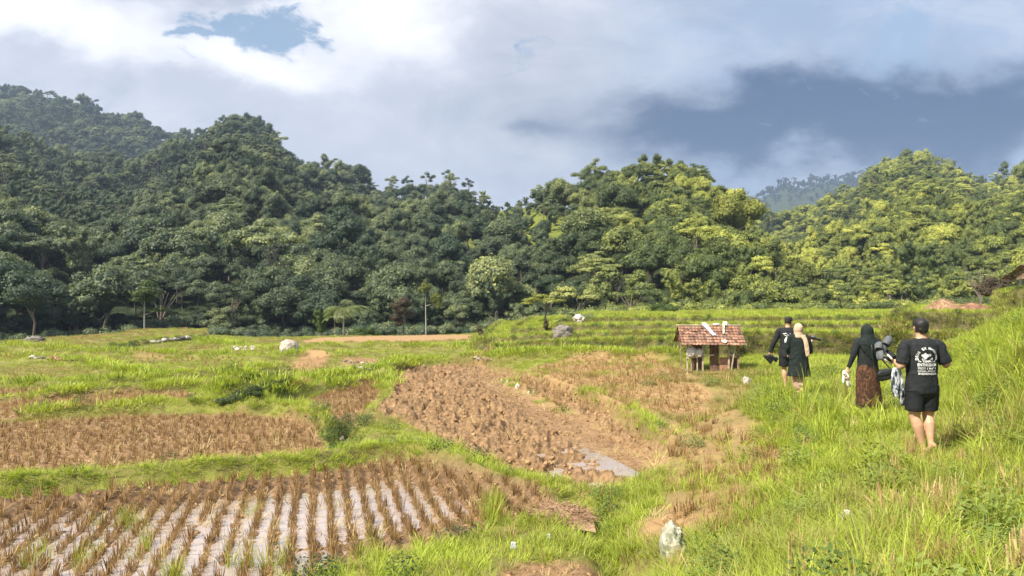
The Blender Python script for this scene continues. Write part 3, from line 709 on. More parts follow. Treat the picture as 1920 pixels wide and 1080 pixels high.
# ------------------------------------------------------------------ grass, stubble
def blades(n, h, wd, spread, g, lean=.35, droop=.5, seg=3, hj=.35, straight=False):
    """n separate blades growing from a small disc; returns verts, quads, per-vertex variation"""
    Vs, Fs, L = [], [], []; b = 0
    for i in range(n):
        a = g.uniform(0, 6.28); r = spread * math.sqrt(g.uniform(0, 1)); o = np.array([r * math.cos(a), r * math.sin(a), -.02])
        a2 = a + g.normal(0, .9); ln = abs(g.normal(lean, lean * .5)); hh = h * (1 - hj + 2 * hj * g.uniform()) * (1 - .25 * r / max(spread, 1e-6))
        dirh = np.array([math.cos(a2), math.sin(a2), 0]); side = np.array([-math.sin(a2 + g.normal(0, .6)), math.cos(a2), 0]); ww = wd * g.uniform(.7, 1.3)
        dr = 0 if straight else droop * g.uniform(.3, 1.4)
        for k in range(seg + 1):
            s = k / seg; c = o + dirh * hh * (ln * s + dr * s * s * .8) + np.array([0, 0, hh * (s - dr * .35 * s ** 3)])
            wk = ww * (1 - s ** 1.6 * (.92 if not straight else .35))
            Vs += [c - side * wk / 2, c + side * wk / 2]; L += [g.uniform(-.02, .02)] * 2
        v_ = g.uniform(-.5, .5); L[-2 * (seg + 1):] = [v_] * (2 * (seg + 1))
        for k in range(seg): Fs.append([b + 2 * k, b + 2 * k + 1, b + 2 * k + 3, b + 2 * k + 2])
        b += 2 * (seg + 1)
    return np.array(Vs), np.array(Fs), np.array(L)
def blade_mesh(name, parts, m_):
    Vs, Fs, L, b = [], [], [], 0
    for V, Fq, l in parts: Vs.append(V); Fs.append(Fq + b); L.append(l); b += len(V)
    me = mesh_np(name, np.vstack(Vs), np.vstack(Fs), {'lv': np.concatenate(L)}); me.materials.append(m_)
    me.polygons.foreach_set('use_smooth', np.ones(len(me.polygons), bool)); return me
def grass_material(name, stops, trans=.35):
    m, t = new_mat(name); ti = attr(t, 'tint', 'INSTANCER'); rnd = t.add('ShaderNodeObjectInfo').outputs['Random']; lv = attr(t, 'lv')
    x = t.m('ADD', ti, t.m('ADD', t.m('MULTIPLY', t.m('SUBTRACT', rnd, .5), .16), t.m('MULTIPLY', lv, .26)))
    c = t.ramp(x, stops)
    tr = t.add('ShaderNodeBsdfTranslucent', inp={0: t.mix(1, c, (1.25, 1.25, .7), 'MULTIPLY')})
    mx = t.add('ShaderNodeMixShader', inp={0: trans}); b = pbsdf(t, c, .5, .22)
    t.l.new(b.outputs[0], mx.inputs[1]); t.l.new(tr.outputs[0], mx.inputs[2]); finish(t, mx); return m
M_grass = grass_material('grass', [(0, (.42, .28, .14)), (.22, (.34, .26, .11)), (.42, (.27, .27, .065)), (.62, (.285, .355, .04)), (.85, (.44, .505, .068)), (1, (.17, .24, .035))])
M_stub = grass_material('stubble', [(0, (.14, .08, .036)), (.35, (.26, .16, .07)), (.7, (.42, .285, .13)), (.9, (.58, .45, .24)), (1, (.30, .33, .07))], .15)
M_weed = grass_material('weeds', [(0, (.035, .065, .02)), (.5, (.10, .15, .03)), (1, (.20, .25, .05))], .25)
gg = np.random.default_rng(3)
short = [blade_mesh('short', [blades(26, .17, .009, .13, gg, .35, .7)], M_grass) for _ in range(5)]
lush = [blade_mesh('lush', [blades(38, .25, .012, .17, gg, .5, 1.1, 4)], M_grass) for _ in range(5)]
tall = [blade_mesh('tall', [blades(22, .50, .010, .10, gg, .16, .35, 4), blades(10, .22, .011, .16, gg, .5, .8)], M_grass) for _ in range(5)]
farm = [blade_mesh('far', [blades(60, .16, .022, .42, gg, .3, .5, 2)], M_grass) for _ in range(4)]
stub = [blade_mesh('stub', [blades(26, .17, .009, .055, gg, .20, .15, 2, straight=True, hj=.5), blades(6, .11, .010, .06, gg, 1.0, .9)], M_stub) for _ in range(6)]
def broad(n, g):
    Vs, Fs, L = [], [], []; b = 0
    for i in range(n):
        a = g.uniform(0, 6.28); r = .2 * math.sqrt(g.uniform()); z = g.uniform(.03, .24) * (1 - r * 1.5); c = np.array([r * math.cos(a), r * math.sin(a), z])
        nn = np.array([g.normal(0, .5), g.normal(0, .5), 1.]); nn /= np.linalg.norm(nn); u_ = np.cross(nn, [math.cos(a + 1), math.sin(a + 1), .3]); u_ /= np.linalg.norm(u_); w_ = np.cross(nn, u_); s = g.uniform(.011, .023)
        Vs += [c - u_ * s, c + w_ * s * .55, c + u_ * s, c - w_ * s * .55]; Fs.append([b, b + 1, b + 2, b + 3]); b += 4; L += [g.uniform(-.5, .5)] * 4
    return np.array(Vs), np.array(Fs), np.array(L)
weed = [blade_mesh('weed', [broad(230, gg)], M_weed) for _ in range(4)]
straw = [blade_mesh('straw', [blades(22, .13, .009, .12, gg, 1.5, .3, 2, straight=True)], M_stub) for _ in range(4)]

# cells of the ground
cz = GZ; ax = GX[1:, 1:] - GX[:-1, :-1]; ay = GY[1:, 1:] - GY[:-1, :-1]; az = GZ[1:, 1:] - GZ[:-1, :-1]
bx = GX[1:, :-1] - GX[:-1, 1:]; by = GY[1:, :-1] - GY[:-1, 1:]; bz = GZ[1:, :-1] - GZ[:-1, 1:]
AREA = .5 * np.sqrt((ay * bz - az * by) ** 2 + (az * bx - ax * bz) ** 2 + (ax * by - ay * bx) ** 2)
STEEP = AREA / (.5 * np.abs(ax * by - ay * bx) + 1e-9)
CX, CY = GX[:-1, :-1], GY[:-1, :-1]; CR = RR[:-1, :-1]; CT = TH[:-1, :-1]; CZ = GZ[:-1, :-1]
PXc = 960 + F * CX / np.maximum(CY, .1); PYc = 560 - F * CZ / np.maximum(CY, .1)
VIS = (np.abs(CT) < R(47)) & (CY > 1)
AC = {k: a[:-1, :-1] for k, a in A.items()}
def pick_cells(dens, g):
    lam = dens * AREA; n = g.poisson(np.clip(lam, 0, 400)); ii, jj = np.nonzero(n); rep = n[ii, jj]
    ii = np.repeat(ii, rep); jj = np.repeat(jj, rep); a = g.uniform(size=len(ii)); b = g.uniform(size=len(ii))
    def bl(G): return G[ii, jj] * (1 - a) * (1 - b) + G[ii + 1, jj] * a * (1 - b) + G[ii, jj + 1] * (1 - a) * b + G[ii + 1, jj + 1] * a * b
    return np.stack([bl(GX), bl(GY), bl(GZ)], -1), ii, jj
def spread(name, dens, protos, tintf, sclf, lab, cat, seed, tilt=.12):
    g = np.random.default_rng(seed); pos, ii, jj = pick_cells(dens * VIS, g); n = len(pos)
    t_ = tintf(ii, jj, g, n); s = sclf(ii, jj, g, n)
    rot = np.stack([g.normal(0, tilt, n), g.normal(0, tilt, n), g.uniform(0, 6.28, n)], -1)
    col = proto_collection(name + '_kind', protos)
    print(name, n)
    return scatter(name, pos, rot, np.stack([s, s, s * g.uniform(.8, 1.25, n)], -1), g.integers(0, len(protos), n), t_, col, lab, cat)
bank_w = np.clip(sstep(PXc, 1810, 1860) * (CR > 10) * (CR < 28), 0, 1)
big_n = fbm(CX * .55, CY * .55, 300, 4); fine_n = fbm(CX * 2.2, CY * 2.2, 310, 4)
green = 1 - sstep(AC['mud'], .25, .75)
# picture-side zones of the place: hillside on the right where the walkers are, valley fields on the left
right = sstep(PXc, 1180, 1320) * (CR < 34) + 0
right = np.clip(right + (PXc > 1120) * (PYc > 980), 0, 1)
tallz = np.clip(sstep(PXc + (PYc - 900) * .5, 1560, 1720) * sstep(PYc, 720, 800), 0, 1) * right
field = (1 - (PXc > 900) * (PYc < 662)) * (CR > 17) * (1 - AC['bund']) * sstep(1500 - PXc, 0, 200)
def tint_main(ii, jj, g, n):
    t_ = .66 + (big_n[ii, jj] - .5) * .42 + (fine_n[ii, jj] - .5) * .42 + AC['bund'][ii, jj] * .14 + g.normal(0, .05, n)
    t_ -= .02 * right[ii, jj]; rg = AC['regrow'][ii, jj]; t_ -= field[ii, jj] * (sstep(rg, .38, .56) * .30 + .10); t_ += AC['bund'][ii, jj] * .08
    t_ = np.where(AC['wall'][ii, jj] > .35, .30 + .25 * fine_n[ii, jj] + g.normal(0, .07, n), t_)
    t_ = np.where(g.uniform(size=n) < .04 + .18 * tallz[ii, jj] * sstep(fine_n[ii, jj], .42, .6), g.uniform(.02, .25, n), t_)
    return np.clip(t_, 0, .9)
feet = 1 - np.clip(sum(np.exp(-((CX - q_.x) / .34) ** 2 - ((CY - q_.y + .6) / .85) ** 2) for q_ in (on(1727, 9.55), on(1626, 13.45), on(1480, 17.8), on(1497, 16.5))), 0, 1) * .96
green = green * feet
dist_fall = lambda r, r0, p: np.minimum(1, (r0 / r) ** p)
FS = 1 - .38 * field
spread('short_grass', green * (CR > 3) * (CR < 36) * dist_fall(CR, 11, 1.1) * 58 * (1 - tallz * .5), short, tint_main,
       lambda ii, jj, g, n: g.uniform(.7, 1.25, n) * (1 + (CR[ii, jj] > 18) * .3) * FS[ii, jj], 'short bright green grass covering the paddy banks', 'grass', 21)
spread('lush_grass', green * (CR > 3) * (CR < 32) * dist_fall(CR, 9, 1.2) * (np.maximum(AC['bund'] * 2.6, right * .8) * 22 + 4) * sstep(fine_n, .2, .55), lush, tint_main,
       lambda ii, jj, g, n: g.uniform(.5, 1.0, n) * (.68 + .32 * right[ii, jj]), 'thick arching grass on the banks between the paddies', 'grass', 22)
spread('tall_grass', green * tallz * (CR < 22) * dist_fall(CR, 8, 1.1) * 26 * sstep(big_n + fine_n * .5, .45, .85), tall, tint_main,
       lambda ii, jj, g, n: g.uniform(.4, .9, n), 'tall thin grass standing on the slope at lower right', 'grass', 23, .07)
bank = np.clip(sstep(PXc, 1810, 1860) * (CR > 10) * (CR < 28), 0, 1) + np.exp(-((CX - m1[0]) / 1.5) ** 2 - ((CY - m1[1]) / 2.6) ** 2)
spread('bank_grass', green * bank * 22 * dist_fall(CR, 12, 1), lush + tall, tint_main, lambda ii, jj, g, n: g.uniform(.8, 1.5, n), 'deep overhanging grass on the bank and the mound', 'grass', 24)
spread('field_grass', green * (CR > 24) * (CR < 99) * dist_fall(CR, 30, .9) * 7.5, farm, tint_main,
       lambda ii, jj, g, n: g.uniform(.7, 1.2, n) * (1 + AC['bund'][ii, jj] * .6 + (CR[ii, jj] > 50) * .3) * FS[ii, jj], 'low green rice regrowth over the distant fields', 'grass', 25)
spread('ground_weeds', green * (CR < 26) * dist_fall(CR, 8, 1.2) * (right * 9 * sstep(big_n, .50, .62) + bank_w * 16 * sstep(fine_n, .4, .6) + .8 + 26 * np.exp(-(md[:-1, :-1] / 1.0) ** 2) * 1.0
       + 8 * np.exp(-line_d(DW[0][2], CX, CY) ** 2 / .06) + 20 * np.exp(-line_d(DW[1][2], CX, CY) ** 2 / .5)), weed,
       lambda ii, jj, g, n: np.clip(.6 * right[ii, jj] + .15 + g.normal(0, .15, n), 0, 1), lambda ii, jj, g, n: g.uniform(.7, 1.5, n), 'small broad-leaved weeds in the grass and on the mound', 'weeds', 26)
spread('dry_stubble', green * right * (CR < 24) * dist_fall(CR, 8, 1.1) * 9 * (tallz * 2.2 + .3) * sstep(fine_n, .42, .62), stub + straw, lambda ii, jj, g, n: g.uniform(.55, .95, n),
       lambda ii, jj, g, n: g.uniform(.7, 1.35, n), 'pale dry rice stubble showing through the tall grass', 'stubble', 27)
spread('wall_grass', (AC['wall'] > .25) * (CR < 60) * 22, short + weed + weed, lambda ii, jj, g, n: np.clip(.30 + .4 * (fine_n[ii, jj] - .5) + g.normal(0, .08, n), 0, 1), lambda ii, jj, g, n: g.uniform(.5, .95, n),
       'dry brownish grass hanging on the terrace walls', 'grass', 28, .5)  # dry grass and weeds tinted dark, painting shade onto the risers
slope = sstep(PXc, 1235, 1300) * (1 - sstep(PXc, 1440, 1540)) * sstep(PYc, 770, 800) * (1 - sstep(PYc, 990, 1010)) * (CR < 22)
spread('slope_stubble', slope * 14 * sstep(fine_n, .35, .5), stub, lambda ii, jj, g, n: g.uniform(.15, .75, n), lambda ii, jj, g, n: g.uniform(.7, 1.2, n), 'brown stubble on the slope below the mound', 'stubble', 29)
spread('ploughed_straw', sstep(AC['plough'], .5, 1) * 9 * sstep(fine_n, .40, .6), straw, lambda ii, jj, g, n: g.uniform(.25, .85, n), lambda ii, jj, g, n: g.uniform(.4, .8, n),
       'flattened straw lying in the ploughed paddy', 'straw', 30, .3)
M_clod = grass_material('clods', [(0, (.13, .065, .028)), (.5, (.27, .155, .068)), (1, (.42, .27, .13))], .0)
clods = []
for k in range(5):
    iv_, if_ = ico(); vv = iv_ * np.array([1, .8, .55]) * (1 + .3 * gg.normal(size=(len(iv_), 1))) * .055
    m_ = mesh_np('clod', vv, if_, {'lv': gg.uniform(-.5, .5, len(vv))}); m_.materials.append(M_clod); clods.append(m_)
spread('soil_clods', sstep(AC['plough'], .5, 1) * 16 * sstep(fine_n, .35, .6), clods, lambda ii, jj, g, n: g.uniform(.1, .9, n), lambda ii, jj, g, n: g.uniform(.25, 1.25, n) ** 1.5, 'broken soil clods covering the ploughed paddy', 'soil clods', 31, .5)
spread('loose_straw', sstep(AC['mud'], .6, 1) * (1 - AC['plough']) * (CR < 40) * 9, straw, lambda ii, jj, g, n: g.uniform(.4, .9, n), lambda ii, jj, g, n: g.uniform(.4, 1.0, n), 'loose cut straw lying on the mud between the stubble', 'straw', 33, .4)
spread('mud_clods', sstep(AC['mud'], .6, 1) * (1 - AC['plough']) * (CR < 40) * 16, clods, lambda ii, jj, g, n: g.uniform(.1, .8, n), lambda ii, jj, g, n: g.uniform(.3, .9, n), 'small mud lumps among the stubble', 'soil clods', 32, .5)

def rows(nm, sx_, sy_, ang, h, tint, seed, keep=1.0, jit=.18, wave=.0):
    poly = PW[nm]; g = np.random.default_rng(seed); z = PADDY[nm][0]
    x0, y0 = poly.min(0); x1, y1 = poly.max(0); L_ = max(x1 - x0, y1 - y0) * 1.5; mx, my = (x0 + x1) / 2, (y0 + y1) / 2
    a = np.arange(-L_ / 2, L_ / 2, sx_); b = np.arange(-L_ / 2, L_ / 2, sy_); X, Y = np.meshgrid(a, b)
    ca, sa = math.cos(ang), math.sin(ang)
    X = X + g.normal(0, jit * sx_ * .5, X.shape) + wave * np.sin(Y * .8); Y = Y + g.normal(0, jit * sy_, Y.shape)
    wx = mx + X * ca - Y * sa; wy = my + X * sa + Y * ca
    if nm == 'wet':   # follow the mud ridges
        k = np.round((wx * ROWC + wy * ROWS) / .27); wx = (k * .27 - wy * ROWS) / ROWC + g.normal(0, .020, wx.shape)
    sdv = poly_sd(poly, wx, wy); ok = (sdv > .02) & (g.uniform(size=wx.shape) < keep) & (np.abs(wx / np.maximum(wy, .1)) < 1.1)
    wx = wx[ok]; wy = wy[ok]; zz = samp(GZ, wx, wy); n = len(wx)
    s = g.uniform(.75, 1.25, n) * h
    print(nm, n)
    return np.stack([wx, wy, zz], -1), np.stack([g.normal(0, .15, n), g.normal(0, .15, n), g.uniform(0, 6.28, n)], -1), np.stack([s, s, s * g.uniform(.8, 1.25, n)], -1), np.clip(g.normal(tint, .14, n), 0, .92)
packs = [rows('wet', .27, .155, 0, .84, .38, 1, .88), rows('brown', .25, .24, -.55, .78, .40, 2, .97), rows('strip', .25, .24, -.3, .8, .55, 3), rows('stripb', .25, .24, -.3, .8, .55, 4),
         rows('tri', .27, .25, -.5, .85, .38, 5), rows('dry', .30, .28, .35, .95, .58, 6, .92), rows('farg', .4, .4, .2, .8, .5, 8, .4)]
scol = proto_collection('stubble_kind', stub)
pos, rot, scl, ti = [np.vstack([p_[i] for p_ in packs]) for i in range(3)] + [np.concatenate([p_[3] for p_ in packs])]
scatter('rice_stubble', pos, rot, scl, np.random.default_rng(1).integers(0, len(stub), len(pos)), ti, scol, 'brown cut rice stubble standing in rows in the paddies', 'rice stubble')
# loose green shoots in the wet paddy
gq = np.random.default_rng(9); ux = []
for px, py, n_ in [(240,985,10),(130,1070,6),(250,1050,6),(330,1075,5),(470,1050,4),(930,960,16),(925,990,10),(470,960,5),(700,1040,8),(520,1060,10),(160,1000,3),(40,1060,6)]:
    c_ = P(px, py, -3.34)
    for k in range(int(n_ * .6)): ux.append((c_.x + gq.normal(0, .10), c_.y + gq.normal(0, .25)))
ux = np.array(ux); n = len(ux); s = gq.uniform(.5, 1.0, n)
scatter('green_shoots', np.stack([ux[:, 0], ux[:, 1], samp(GZ, ux[:, 0], ux[:, 1])], -1), np.stack([gq.normal(0, .1, n)] * 2 + [gq.uniform(0, 6, n)], -1), np.stack([s] * 3, -1), gq.integers(0, 5, n),
        gq.uniform(.5, .7, n), proto_collection('shoot_kind', tall), 'green shoots growing among the flooded rice stubble', 'grass')
# ------------------------------------------------------------------ lone trees and shrubs
def own_mat(o, m):
    o.material_slots[0].link = 'OBJECT'; o.material_slots[0].material = m
def lone_tree(name, label, cat, px, d, r, k, m=None, trunk=None, zs=1.0, dz=0.0, trunk_m=None, group=None):
    p_ = on(px, d); t_ = empty(name, (p_.x, p_.y, max(p_.z, float(hz(p_.x, p_.y)[0][0])) - dz), random.uniform(0, 6), label, cat, group)
    t_.scale = (r, r, r * zs)
    o = bpy.data.objects.new('crown', PROTO[k][1]); C.objects.link(o); o.parent = t_
    if m: own_mat(o, m)
    tm = bpy.data.objects.new('trunk', PROTO[k][2]); C.objects.link(tm); tm.parent = t_
    if trunk_m: own_mat(tm, trunk_m)
    return t_
# thin umbrella tree on the hump: a bare pale pole and three layered plates of leaves
def pole_tree(name, label, px, d, h, plates, m, rad=.07, bend=.0):
    p_ = on(px, d); t_ = empty(name, (p_.x, p_.y, p_.z - .05), 0, label, 'tree')
    path = [(0, 0, 0), (bend * .4, 0, h * .35), (bend, 0, h * .7), (bend * 1.2, 0, h)]
    tb = [(path, [rad, rad * .8, rad * .6, rad * .3])]
    for (x, z, rx, rz) in plates: tb.append(([(bend, 0, z - rx * .55), (x * .6 + bend * .4, 0, z - rx * .25), (x, 0, z)], [rad * .45, rad * .3, rad * .15]))
    link('trunk', tubes_mesh('trunk', tb, 7), M_barkp, t_)
    pf = []
    for (x, z, rx, rz) in plates:
        for k in range(6):
            a = gq.uniform(0, 6.28); q = gq.uniform(.1, .75) * rx; pf.append((x + q * math.cos(a), q * math.sin(a), z + gq.uniform(-.4, .4) * rz, rx * .42, rx * .42, rz * .55))
    V, Fs, L = crown_arrays([tuple(v_) for v_ in pf], 260, .085, gq, core=.5); me_ = mixed_mesh('crown', V, Fs, {'lv': L}); link('crown', me_, m, t_, smooth=False)
    return t_
pole_tree('umbrella_tree', 'lone thin tree with pale bare trunk and small layered crown on the grassy hump', 271, 69, 5.0, [(0, 4.2, 1.4, .6), (-.5, 3.6, 1.3, .4), (1.2, 2.6, .8, .3), (.5, 5.0, 1.0, .5)], M_leafg, .075)
pole_tree('slender_tree', 'very slender bare trunk with a pale yellow tuft of leaves, right of the coconut palm', 799, 70, 4.6, [(-.1, 4.5, .9, .8), (1.1, 3.3, .75, 1.0)], M_leafy, .07, -.05)
lone_tree('small_tree', 'small tree with hanging grey green leaves left of the coconut palm', 'tree', 603, 70, 1.35, 5, M_leafg, zs=1.1)
lone_tree('reddish_tree', 'dense reddish brown bushy tree right of the round green shrub', 'tree', 758, 71, 1.9, 7, M_leafr, zs=.85)
lone_tree('yellow_tree', 'sparse yellow green leafy tree at the rim of the upper terrace', 'tree', 1024, 52, 1.5, 3, M_leafy, zs=.75, dz=.3)
lone_tree('round_shrub', 'low round bright green shrub at the edge of the bare brown field', 'shrub', 682, 64, 1.35, 0, M_leafg, zs=.62, dz=.7)
lone_tree('upright_bush', 'narrow upright dusty green bush at the right end of the brown field', 'shrub', 899, 48, .42, 7, M_leafr, zs=1.1, dz=.15)
lone_tree('clipped_bush', 'small dark bush standing on the terrace beside the overgrown rock', 'shrub', 1022, 41, .34, 7, M_leafr, zs=1.3, dz=.2)
lone_tree('brown_tree', 'brown leaved tree at the right edge beside the tiled house', 'tree', 1872, 50, 1.5, 0, M_leafr, zs=1.0, dz=.6)
lone_tree('golden_tree', 'golden brown topped tree standing out of the slope above the walkers', 'tree', 1495, 112, 4.2, 0, M_leafy, zs=.95)
lone_tree('golden_tree', 'golden leafed tree leaning at the shoulder of the middle hill', 'tree', 1385, 118, 4.6, 8, M_leafy, zs=1.2)
lone_tree('shade_bush', 'dark green bush on the terrace behind the tiled hut', 'shrub', 1240, 62, 1.5, 2, M_leafg, zs=.55, dz=.8)
# ridge-top umbrella trees, seen against the sky
for i, (px, hgt, lab) in enumerate([(733, 9, 'leftmost thin umbrella tree against the sky on the low ridge'), (765, 8, 'second thin umbrella tree from left on the low ridge'), (800, 9.5, 'umbrella tree standing highest in the middle of the low ridge'),
                                    (835, 10, 'dark umbrella tree left of the ridge gap'), (852, 9, 'thin umbrella tree beside the dark one on the low ridge'), (878, 8.5, 'rightmost thin umbrella tree on the low ridge'), (1090, 9, 'pale umbrella tree on the rising ridge'), (1121, 9.5, 'tall thin tree standing alone above the rising ridge')]):
    u_ = (px - 960) / F; dd = np.linspace(120, 330, 200); zz = hills(np.full(200, u_), dd)[0]; k = int(np.argmax(zz / dd)); d = dd[k]
    t_ = empty('ridge_tree', (u_ * d, d, zz[k] - .5), i, lab, 'tree', 'thin trees on the ridge line')
    s = hgt / 2.1 * .5; t_.scale = (s, s, s * 2.0)
    for nm, me_ in (('crown', PROTO[3 + i % 2][1]), ('trunk', PROTO[3 + i % 2][2])):
        o = bpy.data.objects.new(nm, me_); C.objects.link(o); o.parent = t_
# bare branching tree near the right edge
p_ = on(1838, 70); t_ = empty('bare_tree', (p_.x, p_.y, p_.z), 0, 'leafless pinkish branching tree left of the tiled house', 'tree')
tb = [([(0, 0, 0), (.1, 0, 1.2), (0, 0, 2)], [.08, .06, .04])]
for k in range(14):
    a = gq.uniform(0, 6.28); z0 = gq.uniform(.8, 2.0); l = gq.uniform(.9, 1.9); tb.append(([(0, 0, z0), (l * .4 * math.cos(a), l * .4 * math.sin(a), z0 + l * .7), (l * .8 * math.cos(a), l * .8 * math.sin(a), z0 + l * 1.4)], [.04, .025, .012]))
link('trunk', tubes_mesh('trunk', tb, 5), mat('pink_bark', (.25, .20, .17), (.16, .12, .10)), t_)

def frond_mesh(L_, droop, g, nl=26, wid=.09, ll=.5):
    V, Fq, b = [], [], 0; pts_ = []
    for k in range(nl + 1):
        s = k / nl; pts_.append(np.array([L_ * s * (1 - .12 * s), 0, L_ * (.55 * s - droop * s * s)]))
    for k in range(nl):
        p0, p1 = pts_[k], pts_[k + 1]; tdir = (p1 - p0) / np.linalg.norm(p1 - p0); r = .016 * (1 - k / nl) + .004
        V += [p0 + [0, r, 0], p0 - [0, r, 0], p1 - [0, r, 0], p1 + [0, r, 0]]; Fq.append([b, b + 1, b + 2, b + 3]); b += 4
        s = k / nl
        if s < .12: continue
        le = ll * math.sin(math.pi * min(1, .15 + .85 * s)) ** .6 + .08
        for sd_ in (-1, 1):
            o = p0; e = o + tdir * le * .55 + np.array([0, sd_ * le * .72, -le * .42 * g.uniform(.6, 1.3)]); m_ = (o + e) / 2 + np.array([0, 0, le * .06])
            wv = tdir * wid * .5
            V += [o, m_ - wv * .8, e, m_ + wv * .8]; Fq.append([b, b + 1, b + 2, b + 3]); b += 4
    return np.array(V), np.array(Fq)
def palm(name, label, px, d, h, L_, n, lean=.2, cat='palm', wid=.09, ll=.5, trunk_r=.09):
    p_ = on(px, d); t_ = empty(name, (p_.x, p_.y, p_.z - .05), 0, label, cat)
    link('trunk', tubes_mesh('trunk', [([(0, 0, 0), (lean * .3, 0, h * .4), (lean * .8, 0, h * .8), (lean, 0, h)], [trunk_r, trunk_r * .75, trunk_r * .7, trunk_r * .6])], 9), M_barkp, t_)
    for k in range(n):
        V, Fq = frond_mesh(L_ * gq.uniform(.85, 1.1), gq.uniform(.25, 1.05), gq, wid=wid, ll=ll * L_ / 2)
        a = 6.28 * k / n + gq.uniform(-.2, .2); ca, sa = math.cos(a), math.sin(a)
        V = np.stack([V[:, 0] * ca - V[:, 1] * sa + lean, V[:, 0] * sa + V[:, 1] * ca, V[:, 2] + h], -1)
        link('frond', mesh_np('frond', V, Fq, {'lv': np.zeros(len(V))}), M_palm, t_, smooth=False)
    return t_
palm('coconut_palm', 'coconut palm with drooping pale fronds at the foot of the forest', 644, 67, 2.6, 2.3, 15, .05)
palm('small_palm', 'smaller thin palm just left of the coconut palm', 629, 69, 1.9, 1.3, 11, -.1, trunk_r=.05)
palm('banana_clump', 'yellowish banana clump on the upper terrace rim', 1086, 47, .25, 1.25, 10, .0, 'plant', .20, .35)

# ------------------------------------------------------------------ rocks
M_rock = mat('rock', (.52, .45, .38), (.30, .27, .23), scale=5, bs=.6, bd=.03, c3=(.42, .43, .30))
M_rockd = mat('dark_rock', (.24, .21, .18), (.11, .10, .09), scale=6, bs=.6, bd=.03)
M_rockr = mat('reddish_rock', (.42, .24, .15), (.27, .15, .09), scale=8)
M_rockw = mat('pale_stone', (.62, .56, .49), (.45, .39, .33), scale=8)
M_rockp = mat('worn_rock', (.50, .43, .36), (.36, .30, .25), scale=4, bs=.6, bd=.03)
M_lichen = mat('lichen_rock', (.40, .37, .29), (.21, .22, .14), scale=5, bs=.8, bd=.03, c3=(.56, .53, .46))
def rock(name, label, loc, sx_, sy_, sz_, m, cat='rock', group=None, seed=0, rough=.25, cut=None, sub=4):
    bm = bmesh.new(); bmesh.ops.create_icosphere(bm, subdivisions=sub, radius=1); g = random.Random(seed)
    o1, o2 = g.uniform(0, 50), g.uniform(0, 50)
    for v_ in bm.verts:
        c = v_.co; n = float(fbm(c.x * 1.3 + o1 + c.z, c.y * 1.3 + o2 - c.z * .7, seed, 4)); c *= 1 + (n - .5) * rough * 4
        for (nx, ny, nz, dd) in (cut or [(g.uniform(-1, 1), g.uniform(-1, 1), g.uniform(0, 1), .72) for _ in range(3)]):
            nn = Vector((nx, ny, nz)).normalized(); q = c.dot(nn) - dd
            if q > 0: c -= nn * q * .85
        c.x *= sx_; c.y *= sy_; c.z *= sz_
    me = bpy.data.meshes.new(name); bm.to_mesh(me); bm.free(); o = link(name, me, m); o.location = loc; o.rotation_euler = (0, 0, g.uniform(0, 6) if cut is None else 0)
    return tag(o, label, cat, group)
def rock_at(label, px, py, wpx, hpx, m, seed, group=None, deep=.7, rough=.25, sink=.25, cat='rock', dmin=2.0, name='rock', sub=4):
    h_ = hit(px, py, dmin); sx_ = wpx / 2 / F * h_.y; sz_ = hpx / F * h_.y / (2 - 2 * sink)
    return rock(name, label, (h_.x, h_.y + sx_ * deep * .5, h_.z + sz_ * (1 - 2 * sink)), sx_, sx_ * deep, sz_, m, cat, group, seed, rough, sub=sub)
rock_at('big pale boulder beside the thin grey post in the middle fields', 541, 661, 48, 25, M_rockp, 3, name='boulder')
rock_at('pale lichen covered pointed rock at bottom right of centre', 1262, 1052, 64, 72, M_lichen, 5, name='boulder', sink=.15)
rock_at('small pale stone lying in the weeds at lower right', 1589, 975, 27, 16, M_rockw, 7, name='stone')
rock_at('reddish brown stone by the dark ditch', 1083, 992, 26, 17, M_rockr, 8, name='stone')
rock_at('pale stump-like stone at the foot of the weedy slope below the hut', 1401, 722, 15, 16, M_rock, 9, name='stone')
rock_at('dark grey rock on the terrace right of the small dark bush', 1058, 636, 44, 24, M_rockd, 10, name='boulder')
rock_at('pinkish pale rock under the banana clump', 1086, 604, 30, 14, M_rockw, 12, name='rock')
rock_at('long low rock at the far left rim of the fields', 62, 640, 36, 9, M_rockd, 13, name='rock')
rock_at('larger white rock in front of the river rocks', 440, 629, 16, 7, M_rockw, 14); rock_at('smaller white rock left of the river rocks', 425, 629, 8, 5, M_rockw, 15)
for i, (px, py, wd, hh, lab) in enumerate([(941, 718, 9, 7, 'left white stone in the cut bank of the ploughed paddy'), (951, 720, 7, 6, 'white stone touching the left one in the cut bank'), (971, 729, 10, 9, 'largest white stone in the cut bank of the ploughed paddy'),
                                      (992, 738, 6, 5, 'small stone left of the last one in the cut bank'), (1001, 738, 7, 6, 'rightmost stone in the cut bank of the ploughed paddy'), (640, 826, 10, 8, 'pale stone in the weedy hole left of the ploughed paddy'), (612, 818, 9, 6, 'pale stone at the tip of the brown stubble paddy')]):
    rock_at(lab, px, py, wd, hh, M_rockw, 20 + i, name='stone', sub=3)
M_leafd = leaf_material('dark_leaves', [(0, (.03, .045, .015)), (.6, (.08, .11, .03)), (1, (.20, .24, .05))], None, wmix=False)
q = hit(478, 742); pf = []
for k in range(40):
    s_ = gq.uniform(0, 1); w_ = hit(412 + 128 * s_, 758 - 42 * s_ + gq.uniform(-9, 9) * (1 - abs(2 * s_ - 1) * .6))
    pf.append((w_.x - q.x, w_.y - q.y, w_.z - q.z + .03, gq.uniform(.15, .24), gq.uniform(.14, .22), gq.uniform(.09, .16)))
V, Fs, L = crown_arrays(pf, 900, .022, gq, core=.7); o = link('low_shrub', mixed_mesh('low_shrub', V, Fs, {'lv': L}), M_leafd, smooth=False); o.location = (q.x, q.y, q.z)
